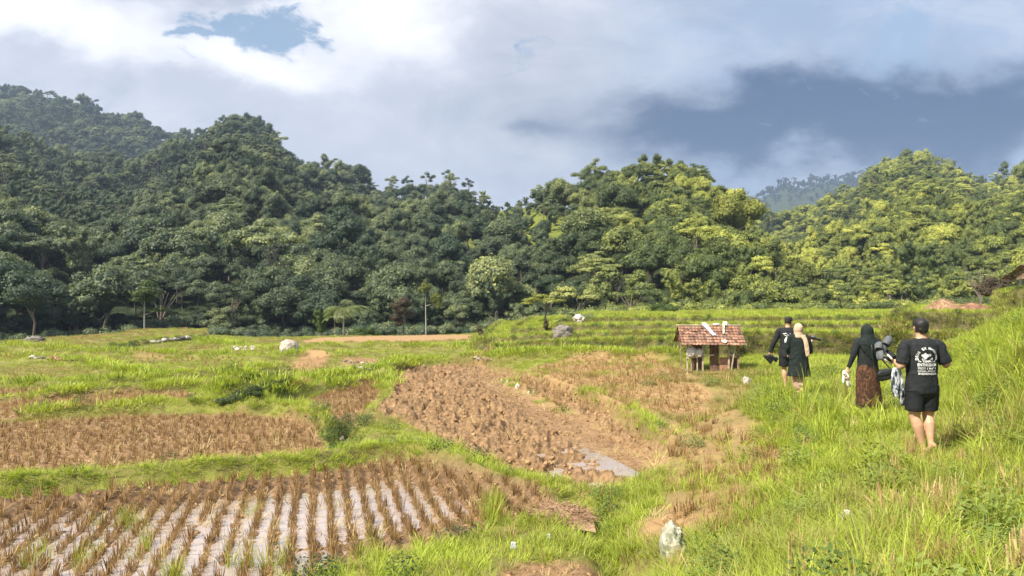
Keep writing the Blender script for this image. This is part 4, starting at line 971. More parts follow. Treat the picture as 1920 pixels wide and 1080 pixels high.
tag(o, 'low dark green clump of weeds on the bank left of centre', 'shrub')
gr = random.Random(4)
for i in range(34):   # the heap of river rocks
    px = 478 + i * 3.7 + gr.uniform(-3, 3); py = 627 + gr.uniform(-6, 5) - 5 * math.exp(-((px - 530) / 35) ** 2)
    w_ = gr.uniform(11, 21); rock_at('grey and pale river rock in the long heap at the forest foot', px, 630, w_, w_ * .75, gr.choice([M_rock, M_rockw, M_rock, M_rockd]), 40 + i, 'river rocks at the forest foot', sub=3, sink=-.1 if py < 624 else .2)
def tri_row(label, grp, pts, n, w0, m, seed):
    g = random.Random(seed)
    for i in range(n):
        s = i / (n - 1) * (len(pts) - 1); k = min(int(s), len(pts) - 2); f = s - k
        px = pts[k][0] * (1 - f) + pts[k + 1][0] * f + g.uniform(-2, 2); py = pts[k][1] * (1 - f) + pts[k + 1][1] * f + g.uniform(-1.5, 1.5)
        w_ = w0 * g.uniform(.7, 1.4); rock_at(label, px, py, w_, w_ * .42, g.choice(m), seed * 10 + i, grp, sub=3)
tri_row('flat dark stone in the short row among the green fields at left', 'flat stones in the green field at left', [(60, 672), (100, 675), (145, 678)], 12, 11, [M_rockd, M_rock, M_rockr], 61)
tri_row('stone edging of the grassy hump', 'stones edging the grassy hump', [(285, 645), (320, 640), (345, 636), (378, 637)], 11, 11, [M_rock, M_rockd], 62)
tri_row('stone of the small pale ring left of the big boulder', 'stones of the small ring', [(440, 655), (460, 651), (480, 653), (470, 657), (445, 658)], 8, 9, [M_rockw, M_rock], 63)
tri_row('broken pale stone in the debris patch left of the ploughed paddy', 'stones in the debris patch', [(648, 678), (680, 684), (712, 692), (690, 694), (660, 686)], 14, 9, [M_rock, M_rockw, M_rockd], 64)
tri_row('brown stone in the small patch behind the ploughed paddy', 'stones behind the ploughed paddy', [(893, 676), (908, 674), (922, 677)], 6, 8, [M_rockr, M_rock], 65)
# post beside the boulder
h_ = hit(557, 662); o = link('marker_post', tubes_mesh('marker_post', [([(0, 0, -.1), (.01, 0, .35), (0, 0, .62)], [.035, .033, .03])], 8), mat('post_grey', (.23, .27, .30), (.13, .15, .17)))
o.location = h_; tag(o, 'thin grey post standing right of the big pale boulder', 'post')
# paper scraps
def scrap(label, px, py, w_, h2, seed):
    h_ = hit(px, py); g = np.random.default_rng(seed); n = 7; s = w_ / F * h_.y; q = h2 / F * h_.y
    X, Y = np.meshgrid(np.linspace(-.5, .5, n), np.linspace(0, 1, n)); Z = g.normal(0, .04, X.shape) + .12 * np.sin(X * 5 + Y * 3)
    V = np.stack([X * s * (1 - .3 * Y), Z * s, Y * q + .05], -1).reshape(-1, 3); i_ = np.arange(n * n).reshape(n, n)
    me_ = mesh_np('litter', V, np.stack([i_[:-1, :-1], i_[:-1, 1:], i_[1:, 1:], i_[1:, :-1]], -1).reshape(-1, 4)); o = link('litter', me_, M_white); o.location = h_
    sm = o.modifiers.new('thickness', 'SOLIDIFY'); sm.thickness = .003; return tag(o, label, 'litter')
M_white = mat('white_plastic', (.60, .61, .64), (.46, .47, .50), rough=.4, spec=.5, scale=4)
scrap('white crumpled scrap lying in the grass near the bottom edge', 963, 1038, 12, 14, 1); scrap('small pale scrap in the grass below the straw heap', 1029, 1018, 7, 9, 2)

# ------------------------------------------------------------------ straw heaps
M_straw = mat('straw', (.56, .37, .22), (.32, .19, .11), scale=22, bs=1, bd=.03)
M_strawr = mat('reddish_straw', (.46, .26, .16), (.28, .15, .10), scale=22, bs=1, bd=.03)
def heap(name, label, loc, rx, ry, h, m, n=700, L_=.22, seed=0, peak=1.3, smat=None, cat='straw heap'):
    g = np.random.default_rng(seed); V, Fq, b = [], [], 0
    k = 26; X, Y = np.meshgrid(np.linspace(-1, 1, k), np.linspace(-1, 1, k)); Q = np.hypot(X, Y)
    Z = np.clip(1 - Q, 0, 1) ** peak * (1 + .3 * (fbm(X * 3 + 5, Y * 3 + seed, 7, 3) - .5)) - .03 - .9 * np.clip(Q - .93, 0, 1)
    base = np.stack([X * rx, Y * ry, Z * h], -1).reshape(-1, 3); ii = np.arange(k * k).reshape(k, k)
    F0 = np.stack([ii[:-1, :-1], ii[:-1, 1:], ii[1:, 1:], ii[1:, :-1]], -1).reshape(-1, 4); V = [base]; Fl = [F0]; b = len(base)
    for _ in range(n):
        a = g.uniform(0, 6.28); q = math.sqrt(g.uniform(0, 1)) * .97; z = (1 - q) ** peak * h
        c = np.array([q * rx * math.cos(a), q * ry * math.sin(a), z + .01]); slope = np.array([math.cos(a) * rx, math.sin(a) * ry, -h * peak * (1 - q) ** (peak - 1)]); slope /= np.linalg.norm(slope) + 1e-6
        dr = slope + g.normal(0, .42, 3); dr /= np.linalg.norm(dr); sd_ = np.cross(dr, g.normal(size=3)); sd_ /= np.linalg.norm(sd_); l = L_ * g.uniform(.5, 1.3); w_ = L_ * .03
        V.append(np.array([c - sd_ * w_, c + sd_ * w_, c + dr * l + sd_ * w_ * .4, c + dr * l - sd_ * w_ * .4])); Fl.append(np.array([[b, b + 1, b + 2, b + 3]])); b += 4
    o = link(name, mesh_np(name, np.vstack(V), np.vstack(Fl)), m, smooth=False); o.location = loc; return tag(o, label, cat)
q = on(1768, 38.2); heap('straw_heap', 'pointed pale straw heap on the walled terrace', (q.x, q.y, q.z), .95, .8, .72, M_straw, 900, .3, 1, .85)
q = on(1822, 37.8); heap('straw_heap', 'low wide reddish straw heap right of the pointed one', (q.x, q.y, q.z - .02), 1.25, .8, .5, M_strawr, 900, .3, 2, .9)
q = hit(1042, 970); heap('straw_heap', 'flattened brown straw heap at the end of the flooded paddy', (q.x, q.y + .1, q.z - .02), .55, .5, .17, M_straw, 1400, .17, 3, .7)
q = hit(1435, 1062); 

# ------------------------------------------------------------------ tiled hut
def bx(bm, c, s, rot=None, mi=0):
    r = bmesh.ops.create_cube(bm, size=1); M = Matrix.Translation(Vector(c)) @ (rot.to_4x4() if rot else Matrix()) @ Matrix.Diagonal((*s, 1))
    bmesh.ops.transform(bm, matrix=M, verts=r['verts'])
    for v_ in r['verts']:
        for f in v_.link_faces: f.material_index = mi
def part(name, parts, m, parent, bev=.006, smooth=False):
    bm = bmesh.new()
    for p_ in parts: bx(bm, *p_)
    if bev: bmesh.ops.bevel(bm, geom=bm.edges[:], offset=bev, segments=1, affect='EDGES')
    me = bpy.data.meshes.new(name); bm.to_mesh(me); bm.free(); return link(name, me, m, parent, smooth)
M_wood = mat('old_wood', (.34, .24, .15), (.17, .11, .07), scale=5, bs=.5, bd=.01); M_woodp = mat('pale_wood', (.52, .43, .31), (.33, .26, .18), scale=6)
M_board = mat('dark_boards', (.20, .12, .075), (.10, .06, .04), scale=6, bs=.6); M_brick = mat('clay_wall', (.44, .25, .15), (.30, .16, .10), scale=9)
M_sack = mat('white_sack', (.70, .66, .62), (.52, .48, .45), scale=5, bs=.8, bd=.03)
def tile_material():
    m, t = new_mat('roof_tiles'); a = attr(t, 'tone'); p = t.add('ShaderNodeTexCoord').outputs['Object']
    c = t.ramp(a, [(0, (.13, .065, .045)), (.5, (.26, .125, .08)), (1, (.42, .23, .15))]); c = t.mix(t.m('MULTIPLY', t.rng(t.noise(p, 7, 5, .7), .42, .64), .75), c, (.15, .125, .10))
    finish(t, pbsdf(t, c, .85, .2, bump(t, t.noise(p, 40, 3, .6), .4, .005))); return m
M_tile = tile_material()
def tiles(name, w_, slope_len, nx, ny, m, parent, origin, xdir, ddir, seed=0):
    """plain clay tiles: overlapping curved plates; xdir along the eave, ddir down the slope"""
    g = np.random.default_rng(seed); X = np.array(xdir, float); D = np.array(ddir, float); N_ = np.cross(D, X); N_ /= np.linalg.norm(N_)
    if N_[2] < 0: N_ = -N_
    V, Fq, T, b = [], [], [], 0; tw = w_ / nx; tl = slope_len / ny; O = np.array(origin, float)
    for j in range(ny):
        for i in range(nx):
            tone = g.uniform(0, 1); off = g.normal(0, .004, 3); sk = g.normal(0, .03)
            for layer_ in (0, 1):
                for a in (0, 1):
                    for k in range(6):
                        s = k / 5; uu = (i + s * 1.06) * tw; dd = (j + a * 1.12) * tl + (s - .5) * sk * tl
                        hh = .014 * math.cos((s - .3) * 2 * math.pi) + .034 * a - .012 * layer_ + .012
                        V.append(O + X * uu + D * dd + N_ * hh * (tl / .2) + off); T.append(tone)
            for k in range(5):
                Fq.append([b + k, b + k + 1, b + 7 + k, b + 6 + k]); Fq.append([b + 12 + k, b + 18 + k, b + 19 + k, b + 13 + k]); Fq.append([b + 6 + k, b + 7 + k, b + 19 + k, b + 18 + k])
            b += 24
    return link(name, mesh_np(name, np.array(V), np.array(Fq), {'tone': T}), m, parent, smooth=False)
hb = on(1328, 26.0); hut = empty('tiled_hut', (hb.x, hb.y, hb.z - .04), R(-3), 'small open hut with brown tiled roof beside the dry paddy', 'hut')
hs = 26 / F      # metres per photo pixel there
W2, DP = .88, .62; EZ = .98; RZ = 1.56; OV = 1.06
sl = Vector((0, -(DP + .28), -(RZ - EZ + .02))); Ls = sl.length; dn_ = sl.normalized()
tiles('roof', OV * 2, Ls, 17, 7, M_tile, hut, (-OV, 0, RZ), (1, 0, 0), tuple(dn_), 1)
tiles('roof', OV * 2, Ls, 17, 7, M_tile, hut, (-OV, 0, RZ), (1, 0, 0), (0, -dn_.y, dn_.z), 2)
rq = Matrix.Rotation(math.atan2(RZ - EZ, DP + .28), 3, 'X')
part('gable', [((s * .94, 0, 1.22), (.03, DP * 1.5, .36)) for s in (-1, 1)], M_board, hut)
part('ridge_pole', [((-.0, 0, RZ + .045), (OV * 2 + .12, .055, .04))], M_woodp, hut)
part('rafters', [((x, sg * .44, 1.235), (.035, 1.06, .035), Matrix.Rotation(-sg * math.atan2(RZ - EZ, DP + .28), 3, 'X')) for x in (-.95, -.3, .35, .99) for sg in (-1, 1)], M_wood, hut)
for (x, y, wx, m_) in [(-.84, -DP, .05, M_woodp), (-.32, -DP, .055, M_woodp), (.55, -DP, .055, M_woodp), (.86, -DP, .07, M_wood), (-.84, DP, .05, M_wood), (.86, DP, .07, M_wood), (-.70, -DP + .04, .035, M_woodp), (-.50, -DP + .03, .04, M_woodp)]:
    h2 = EZ + .12 if abs(x) > .8 or x in (-.32, .55) else .55
    part('post', [((x, y, h2 / 2 - .1), (wx, wx, h2 + .2))], m_, hut)
part('rail', [((-.42, -DP - .05, .56), (.95, .04, .05), Matrix.Rotation(R(-7), 3, 'Y')), ((.7, -DP - .05, .62), (.36, .035, .04)), ((.86, 0, .62), (.04, DP * 2, .05))], M_woodp, hut)
part('board_wall', [((-.02 + .105 * i, -DP + .10 + .006 * (i % 2), .48), (.1, .025, 1.12)) for i in range(3)] + [((-.28 - .105 * i, -DP + .30, .48), (.1, .025, 1.08)) for i in range(4)] + [((.2, -DP + .40, .48), (.03, .6, 1.1))], M_board, hut, .002)
part('low_wall', [((.45, -DP + .1, .22), (.38, .05, .62)), ((.87, 0, .2), (.03, DP * 1.8, .6))], M_brick, hut)
part('floor', [((0, 0, .02), (1.7, DP * 2, .06))], M_wood, hut)
def blob_mesh(name, rx, ry, rz, seed, amp=.3, freq=2.0, sub=4, sq=1.0):
    bm = bmesh.new(); bmesh.ops.create_icosphere(bm, subdivisions=sub, radius=1)
    for v_ in bm.verts:
        c = v_.co; n = float(fbm(c.x * freq + seed * 3.1 + c.z * .7, c.y * freq - c.z * freq + seed, seed, 3)) - .5; c *= 1 + n * amp * 2
        c.x = math.copysign(abs(c.x) ** sq, c.x) * rx; c.y = math.copysign(abs(c.y) ** sq, c.y) * ry; c.z = math.copysign(abs(c.z) ** sq, c.z) * rz
    me = bpy.data.meshes.new(name); bm.to_mesh(me); bm.free(); return me
hm = Matrix.Translation(hut.location) @ Matrix.Rotation(R(-3), 4, 'Z')
def hung(name, me_, m, loc, label, cat, rot=(0, 0, 0), group=None):
    o = link(name, me_, m); o.location = hm @ Vector(loc); o.rotation_euler = rot; return tag(o, label, cat, group)
hung('sack', blob_mesh('sack', .15, .10, .19, 3, .35), M_sack, (-.72, -DP - .05, .74), 'left white sack hanging under the hut roof', 'sack', (0, .2, 0))
hung('sack', blob_mesh('sack', .17, .10, .15, 5, .4), M_sack, (-.47, -DP - .03, .68), 'wider grey white sack on the hut rail, right of the hanging one', 'sack', (0, -.3, 0))
def sheet(name, pts, wid, m, label, cat, seed=0):
    """strip of plastic laid along a line on the roof"""
    g = np.random.default_rng(seed); n = 14; V = []
    pts = np.array(pts, float); s_ = np.linspace(0, len(pts) - 1, n)
    for s in s_:
        k = min(int(s), len(pts) - 2); c = pts[k] + (pts[k + 1] - pts[k]) * (s - k)
        for q_ in np.linspace(-.5, .5, 6): V.append([c[0] + q_ * wid * (1 + .2 * math.sin(s * 5)) + g.normal(0, .006), c[1] + g.normal(0, .004), c[2] + .012 + .012 * math.sin(q_ * 9 + s * 4)])
    i_ = np.arange(n * 6).reshape(n, 6); me_ = mesh_np(name, np.array(V), np.stack([i_[:-1, :-1], i_[:-1, 1:], i_[1:, 1:], i_[1:, :-1]], -1).reshape(-1, 4))
    o = hung(name, me_, m, (0, 0, 0), label, cat, (0, 0, R(-3))); sm = o.modifiers.new('thickness', 'SOLIDIFY'); sm.thickness = .004; return o
def rp(x, f, up=.075):     # point on the front roof slope
    return (x, -(DP + .28) * f, RZ - (RZ - EZ + .02) * f + up)
sheet('plastic_sheet', [rp(-.16, -.02, .11), rp(-.02, .35), rp(.10, .62)], .15, M_white, 'long white plastic strip lying down the hut roof from the ridge', 'plastic sheet', 1)
M_cream = mat('cream_plastic', (.68, .63, .45), (.52, .47, .32), rough=.5)
sheet('plastic_sheet', [rp(.54, -.02, .12), rp(.47, .25), rp(.42, .52)], .06, M_cream, 'narrow cream strip on the right half of the hut roof', 'plastic sheet', 2)
hung('cloth_bundle', blob_mesh('cloth_bundle', .11, .06, .045, 8, .5), M_sack, (.28, 0, RZ + .07), 'small white bundle in the middle of the hut ridge', 'bundle')
hung('cloth_bundle', blob_mesh('cloth_bundle', .10, .07, .08, 9, .6), M_sack, (.60, .02, RZ + .09), 'pointed white bundle at the right end of the hut ridge', 'bundle')
sheet('plastic_sheet', [rp(.36, .86, .08), rp(.36, .99, .07)], .16, M_cream, 'small pale scrap at the eave of the hut roof', 'plastic sheet', 4)
part('leaning_pole', [((.66, -DP - .12, .45), (.04, .04, .98), Matrix.Rotation(R(9), 3, 'Y'))], M_woodp, hut)

# ------------------------------------------------------------------ house at the right edge
hp = on(1982, 33); hz0 = hp.z - .25
house = empty('tiled_house', (hp.x, hp.y, hz0), 0, 'tiled house corner with white post cut by the right edge of the photo', 'house')
M_plaster = mat('white_plaster', (.66, .66, .64), (.50, .50, .48), scale=3)
for x in (-.95, .9):
    for y in (-.8, .9): part('post', [((x, y, .38), (.12, .12, .86))], M_plaster, house)
part('wall', [((.25, .2, .38), (1.2, 1.3, .84))], M_plaster, house); part('floor', [((0, 0, .0), (2.3, 2.2, .1))], M_brick, house)
for sg, sd_ in ((-1, 3), (1, 4)):
    d_ = Vector((0, sg * 1.35, -.62)); tiles('roof', 3.1, d_.length, 18, 8, M_tile, house, (-1.55, 0, 1.42), (1, 0, 0), tuple(d_.normalized()), sd_)
part('gable', [((sx_ * 1.3, 0, 1.0), (.04, 1.5, .4)) for sx_ in (-1, 1)], M_wood, house)
# ------------------------------------------------------------------ people
def ell_tube(bm, path, radii, ref=(1, 0, 0), seg=14):
    """closed tube of elliptical rings; radii are (along ref, across) pairs or one number"""
    path = [Vector(p_) for p_ in path]; rad = [(r, r) if not isinstance(r, tuple) else r for r in radii]; rings = []
    n = len(path); ref = Vector(ref)
    for i, c in enumerate(path):
        tdir = (path[min(i + 1, n - 1)] - path[max(i - 1, 0)]).normalized(); a = (ref - tdir * ref.dot(tdir))
        if a.length < .15: q_ = Vector((0, 1, 0)); a = q_ - tdir * q_.dot(tdir)
        a.normalize(); b = tdir.cross(a)
        rings.append([bm.verts.new(c + a * rad[i][0] * math.cos(6.28318 * k / seg) + b * rad[i][1] * math.sin(6.28318 * k / seg)) for k in range(seg)])
    for r0, r1 in zip(rings[:-1], rings[1:]):
        for k in range(seg): bm.faces.new([r0[k], r0[(k + 1) % seg], r1[(k + 1) % seg], r1[k]])
    bm.faces.new(rings[0][::-1]); bm.faces.new(rings[-1])
def smooth_path(pts, rad, n=4):
    """Catmull-Rom subdivision of a joint chain"""
    P_ = [Vector(p_) for p_ in pts]; rr_ = [(r, r) if not isinstance(r, tuple) else r for r in rad]; out, ro = [], []
    for i in range(len(P_) - 1):
        p0, p1, p2, p3 = P_[max(i - 1, 0)], P_[i], P_[i + 1], P_[min(i + 2, len(P_) - 1)]
        for k in range(n):
            s = k / n; out.append(.5 * ((2 * p1) + (p2 - p0) * s + (2 * p0 - 5 * p1 + 4 * p2 - p3) * s * s + (3 * p1 - p0 - 3 * p2 + p3) * s ** 3))
            ro.append(tuple(a + (b - a) * s for a, b in zip(rr_[i], rr_[i + 1])))
    return out + [P_[-1]], ro + [rr_[-1]]
def limb(bm, pts, rad, ref=(1, 0, 0), seg=14, n=4):
    a, b = smooth_path(pts, rad, n); ell_tube(bm, a, b, ref, seg)
def fuse(name, bm, m, parent, vox=.008, smooth=4, wrinkle=0.0, wf=9.0, seed=0, stretch=(1, 1, 1), offset=0):
    """one continuous surface out of overlapping closed shapes"""
    bmesh.ops.recalc_face_normals(bm, faces=bm.faces[:])
    me0 = bpy.data.meshes.new(name); bm.to_mesh(me0); bm.free(); o = bpy.data.objects.new(name, me0); C.objects.link(o)
    r = o.modifiers.new('r', 'REMESH'); r.mode = 'VOXEL'; r.voxel_size = vox
    s = o.modifiers.new('s', 'SMOOTH'); s.iterations = smooth; s.factor = .5
    dg = bpy.context.evaluated_depsgraph_get(); me = bpy.data.meshes.new_from_object(o.evaluated_get(dg))
    bpy.data.objects.remove(o); bpy.data.meshes.remove(me0); me.name = name
    if wrinkle:
        n = len(me.vertices); V = np.empty(n * 3, np.float32); me.vertices.foreach_get('co', V); V = V.reshape(-1, 3); Nn = np.array([v_.normal[:] for v_ in me.vertices])
        q = fbm(V[:, 0] * wf * stretch[0] + V[:, 1] * wf * .8 * stretch[1] + seed, V[:, 2] * wf * stretch[2] + V[:, 1] * 2, seed, 3, .55)
        V = V + Nn * ((1 - np.abs(2 * q - 1)) - .6)[:, None] * wrinkle; me.vertices.foreach_set('co', V.astype(np.float32).ravel()); me.update()
    return link(name, me, m, parent)
M_skin = mat('skin', (.50, .295, .185), (.43, .245, .15), rough=.5, spec=.4, scale=12, bs=.1); M_skinp = mat('pale_skin', (.62, .41, .29), (.54, .34, .24), rough=.5, scale=12, bs=.1)
M_hair = mat('black_hair', (.018, .016, .015), (.010, .009, .009), rough=.5, spec=.4, scale=60, bs=.6, bd=.004)
M_black = mat('black_cotton', (.022, .024, .026), (.015, .017, .019), rough=.85, spec=.2, scale=25, bs=.3, bd=.003)
M_blackg = mat('black_shorts', (.013, .015, .018), (.009, .011, .013), rough=.7, spec=.3, scale=25, bs=.3, bd=.003)
M_green = mat('dark_green_cloth', (.014, .021, .019), (.010, .015, .014), rough=.8, spec=.2, scale=20)
M_beige = mat('beige_scarf', (.50, .36, .25), (.42, .30, .20), rough=.8, scale=14, bs=.4, bd=.004)
M_print = mat('shirt_print', (.74, .74, .72), (.66, .66, .65), rough=.8); M_eye = mat('eye', (.03, .02, .02)); M_lip = mat('lips', (.40, .17, .13))
M_batik, t = new_mat('batik'); p = t.add('ShaderNodeTexCoord').outputs['Object']
vn = t.add('ShaderNodeTexVoronoi', feature='F1'); t.set(vn.inputs['Vector'], p); vn.inputs['Scale'].default_value = 11
wv = t.noise(p, 16, 4, .6, 1.2); c = t.ramp(wv, [(.40, (.03, .018, .014)), (.56, (.08, .036, .018)), (.64, (.20, .095, .045)), (.70, (.06, .03, .02))])
finish(t, pbsdf(t, c, .75, .2))
M_floral, t = new_mat('floral_cloth'); p = t.add('ShaderNodeTexCoord').outputs['Object']
c = t.ramp(t.noise(p, 26, 4, .7, .6), [(.38, (.16, .09, .08)), (.48, (.48, .28, .24)), (.6, (.58, .40, .34)), (.68, (.22, .20, .15))]); finish(t, pbsdf(t, c, .8, .2))

def hand(bm, wrist, elbow, curl=.6, side=1, palm_dir=None):
    """palm, four unequal bent fingers and a thumb leaving the side of the palm"""
    w_ = Vector(wrist); f = (w_ - Vector(elbow)).normalized(); pd = Vector(palm_dir or (0, -1, 0)); pd = (pd - f * pd.dot(f)).normalized(); s = f.cross(pd).normalized()
    limb(bm, [w_ - f * .03, w_ + f * .02, w_ + f * .06, w_ + f * .092], [(.024, .017), (.032, .015), (.040, .014), (.037, .012)], ref=s, n=2)
    for k, (o, ln) in enumerate(zip((-.029, -.010, .010, .028), (.066, .076, .071, .056))):
        b0 = w_ + f * .082 + s * o; a1 = curl * .55; a2 = curl * 1.35; a3 = curl * 2.0
        b1 = b0 + (f * math.cos(a1) + pd * math.sin(a1)) * ln * .42; b2 = b1 + (f * math.cos(a2) + pd * math.sin(a2)) * ln * .33; b3 = b2 + (f * math.cos(a3) + pd * math.sin(a3)) * ln * .28
        ell_tube(bm, [b0 - f * .012, b0, b1, b2, b3], [.0085, .0092, .0088, .0080, .0062], ref=s, seg=8)
    t0 = w_ + f * .028 - s * .028 * side; t1 = t0 + f * .030 - s * .028 * side + pd * .012; t2 = t1 + f * .028 - s * .006 * side + pd * .018
    ell_tube(bm, [t0, t1, t2], [.013, .0105, .008], ref=s, seg=8)
    return w_ + f * .10 + pd * .03
def foot(bm, ank, fd, flat=True, up=0.0):
    """foot from the ankle, fd = horizontal toe direction, up = heel raise angle"""
    a = Vector(ank); fd = Vector((fd[0], fd[1], 0)).normalized(); d = (fd * math.cos(up) - Vector((0, 0, 1)) * math.sin(up)); n_ = (fd * math.sin(up) + Vector((0, 0, 1)) * math.cos(up))
    s = d.cross(n_); heel = a - n_ * .045 - d * .045
    limb(bm, [heel - d * .01, heel + d * .05 + n_ * .012, heel + d * .12 + n_ * .006, heel + d * .185 - n_ * .004], [(.028, .030), (.034, .040), (.042, .030), (.046, .020)], ref=s, n=3)
    for k in range(5):
        o = s * (-.034 + .017 * k); e = heel + d * .185 + o - n_ * .006; ell_tube(bm, [e - d * .02, e + d * .022, e + d * (.044 - .005 * k)], [.0115, .011, .008], ref=s, seg=8)
def head(bm, c, yaw=0.0, s=1.0, tilt=0.0):
    """c = centre of the skull; yaw turns the face to the right of +Y"""
    M = Matrix.Translation(c) @ Matrix.Rotation(-yaw, 4, 'Z') @ Matrix.Rotation(-tilt, 4, 'X') @ Matrix.Scale(s, 4); n0 = len(bm.verts)
    prof = [(-.118, .028, .030, .052), (-.100, .048, .056, .030), (-.07, .060, .076, .016), (-.035, .068, .090, .006), (.0, .073, .096, 0), (.035, .076, .099, -.002), (.07, .070, .093, -.006), (.096, .052, .072, -.010), (.115, .022, .034, -.012)]
    ell_tube(bm, [(0, y, z) for z, rx, ry, y in prof], [(rx, ry) for z, rx, ry, y in prof], seg=20)
    ell_tube(bm, [(0, .092, .022), (0, .106, -.005), (0, .110, -.026), (0, .096, -.034)], [.008, .011, .015, .010], seg=8)      # nose
    ell_tube(bm, [(-.022, .088, -.062), (0, .094, -.061), (.022, .088, -.062)], [.006, .010, .006], ref=(0, 0, 1), seg=8)              # lips
    ell_tube(bm, [(-.05, .078, .034), (0, .090, .036), (.05, .078, .034)], [.006, .009, .006], ref=(0, 0, 1), seg=8)                   # brow
    for q_ in (-1, 1): ell_tube(bm, [(q_ * .072, -.002, -.035), (q_ * .082, -.008, -.012), (q_ * .085, -.012, .012), (q_ * .076, -.004, .026)], [(.006, .010), (.008, .016), (.008, .019), (.005, .010)], seg=8)
    vs = list(bm.verts)[n0:]; bmesh.ops.transform(bm, matrix=M, verts=vs); return M
def face_parts(M, parent):
    for q_ in (-1, 1):
        bm = bmesh.new(); bmesh.ops.create_uvsphere(bm, u_segments=12, v_segments=8, radius=.010, matrix=M @ Matrix.Translation((q_ * .031, .083, .008))); me = bpy.data.meshes.new('eye'); bm.to_mesh(me); bm.free(); link('eye', me, M_eye, parent)
    bm = bmesh.new(); ell_tube(bm, [M @ Vector((-.022, .092, -.062)), M @ Vector((0, .1035, -.061)), M @ Vector((.022, .092, -.062))], [.004, .006, .004], seg=8); me = bpy.data.meshes.new('mouth'); bm.to_mesh(me); bm.free(); link('mouth', me, M_lip, parent)
def legs(bm, J, g=1.0):
    for s_ in 'LR':
        h_, k_, a_ = [Vector(q_) for q_ in J[s_]]
        limb(bm, [h_ + Vector((0, 0, .05)), h_, h_.lerp(k_, .5), k_ + (h_ - k_).normalized() * .05, k_, k_.lerp(a_, .28) + Vector((0, -.018, 0)), k_.lerp(a_, .62) + Vector((0, -.006, 0)), a_ + (k_ - a_).normalized() * .05, a_, a_ + Vector((0, 0, -.02))],
             [r * g for r in (.088, .092, .080, .062, .057, .062, .047, .035, .034, .032)], n=3)
def arms(bm, J, g=1.0):
    for s_ in ('AL', 'AR'):
        s0, e_, w_ = [Vector(q_) for q_ in J[s_][:3]]
        limb(bm, [s0 + Vector((0, 0, .0)), s0.lerp(e_, .35), s0.lerp(e_, .85), e_, e_.lerp(w_, .3), e_.lerp(w_, .8), w_], [r * g for r in (.056, .052, .042, .040, .040, .029, .025)], n=3)
def torso(bm, hx, hz_, zs, sw, g=1.0, x0=0.0, neck=None, lean=0.0):
    L_ = [(hz_ - .10, .13, .10), (hz_, .165, .115), (hz_ + .12, .150, .105), (hz_ + .24, .148, .105), (hz_ + .38, .168, .115), (zs - .02, .165, .090), (zs + .03, .10, .070), (zs + .07, .058, .056)]
    ell_tube(bm, [(hx + (x0 - hx) * (z - hz_) / (zs - hz_), lean * (z - hz_), z) for z, a, b in L_], [(a * g, b * g) for z, a, b in L_])

def person(px, d, label, rz=0.0, dz=0.0):
    p_ = on(px, d); return empty('person', (p_.x, p_.y, p_.z + dz), rz, label, 'person')
PT = {}
# --- man in the printed tee, nearest
man = person(1727, 9.55, 'barefoot man in black printed t-shirt and black shorts seen from behind, largest and rightmost walker', dz=.0)
J = {'L': [(-.085, 0, .86), (-.085, .02, .47), (-.005, -.03, .085)], 'R': [(.095, .0, .86), (.09, .03, .48), (.055, -.10, .15)]}
J['AL'] = [(-.205, 0, 1.385), (-.275, -.03, 1.115), (-.365, .12, 1.255)]; J['AR'] = [(.205, 0, 1.385), (.315, -.02, 1.13), (.20, .17, 1.33)]
bm = bmesh.new(); torso(bm, 0, .90, 1.42, .2, 1.06); legs(bm, J, 1.10); arms(bm, J, 1.12)
ell_tube(bm, [(-.2, 0, 1.37), (-.1, 0, 1.405), (0, 0, 1.42), (.1, 0, 1.405), (.2, 0, 1.37)], [.040, .040, .040, .040, .040], ref=(0, 1, 0))
ell_tube(bm, [(0, 0, 1.42), (0, .0, 1.47), (0, .012, 1.53), (0, .02, 1.58)], [.075, .064, .062, .062])
HM = head(bm, (0, .02, 1.605), .0, 1.04)
foot(bm, J['L'][2], (.1, 1)); foot(bm, J['R'][2], (-.05, 1), up=.75)
hL = hand(bm, J['AL'][2], J['AL'][1], .9, -1, (.2, 1, -.2)); hand(bm, J['AR'][2], J['AR'][1], .8, 1, (-.6, -.5, 0))
fuse('body', bm, M_skin, man, .0065, 5); face_parts(HM, man)
bm = bmesh.new(); prof = [(-.050, .066, .070, -.026), (-.025, .074, .082, -.020), (0, .081, .092, -.014), (.035, .087, .098, -.010), (.07, .082, .098, -.006), (.10, .063, .080, -.006), (.122, .032, .042, -.008)]
ell_tube(bm, [(0, y + .02, 1.605 + z * 1.04) for z, a, b, y in prof], [(a * 1.03, b * 1.03) for z, a, b, y in prof], seg=20)
ell_tube(bm, [(0, -.046, 1.542), (0, -.050, 1.58), (0, -.03, 1.62)], [(.045, .026), (.062, .036), (.07, .05)], seg=16)
fuse('hair', bm, M_hair, man, .006, 3, .006, 40, 3)
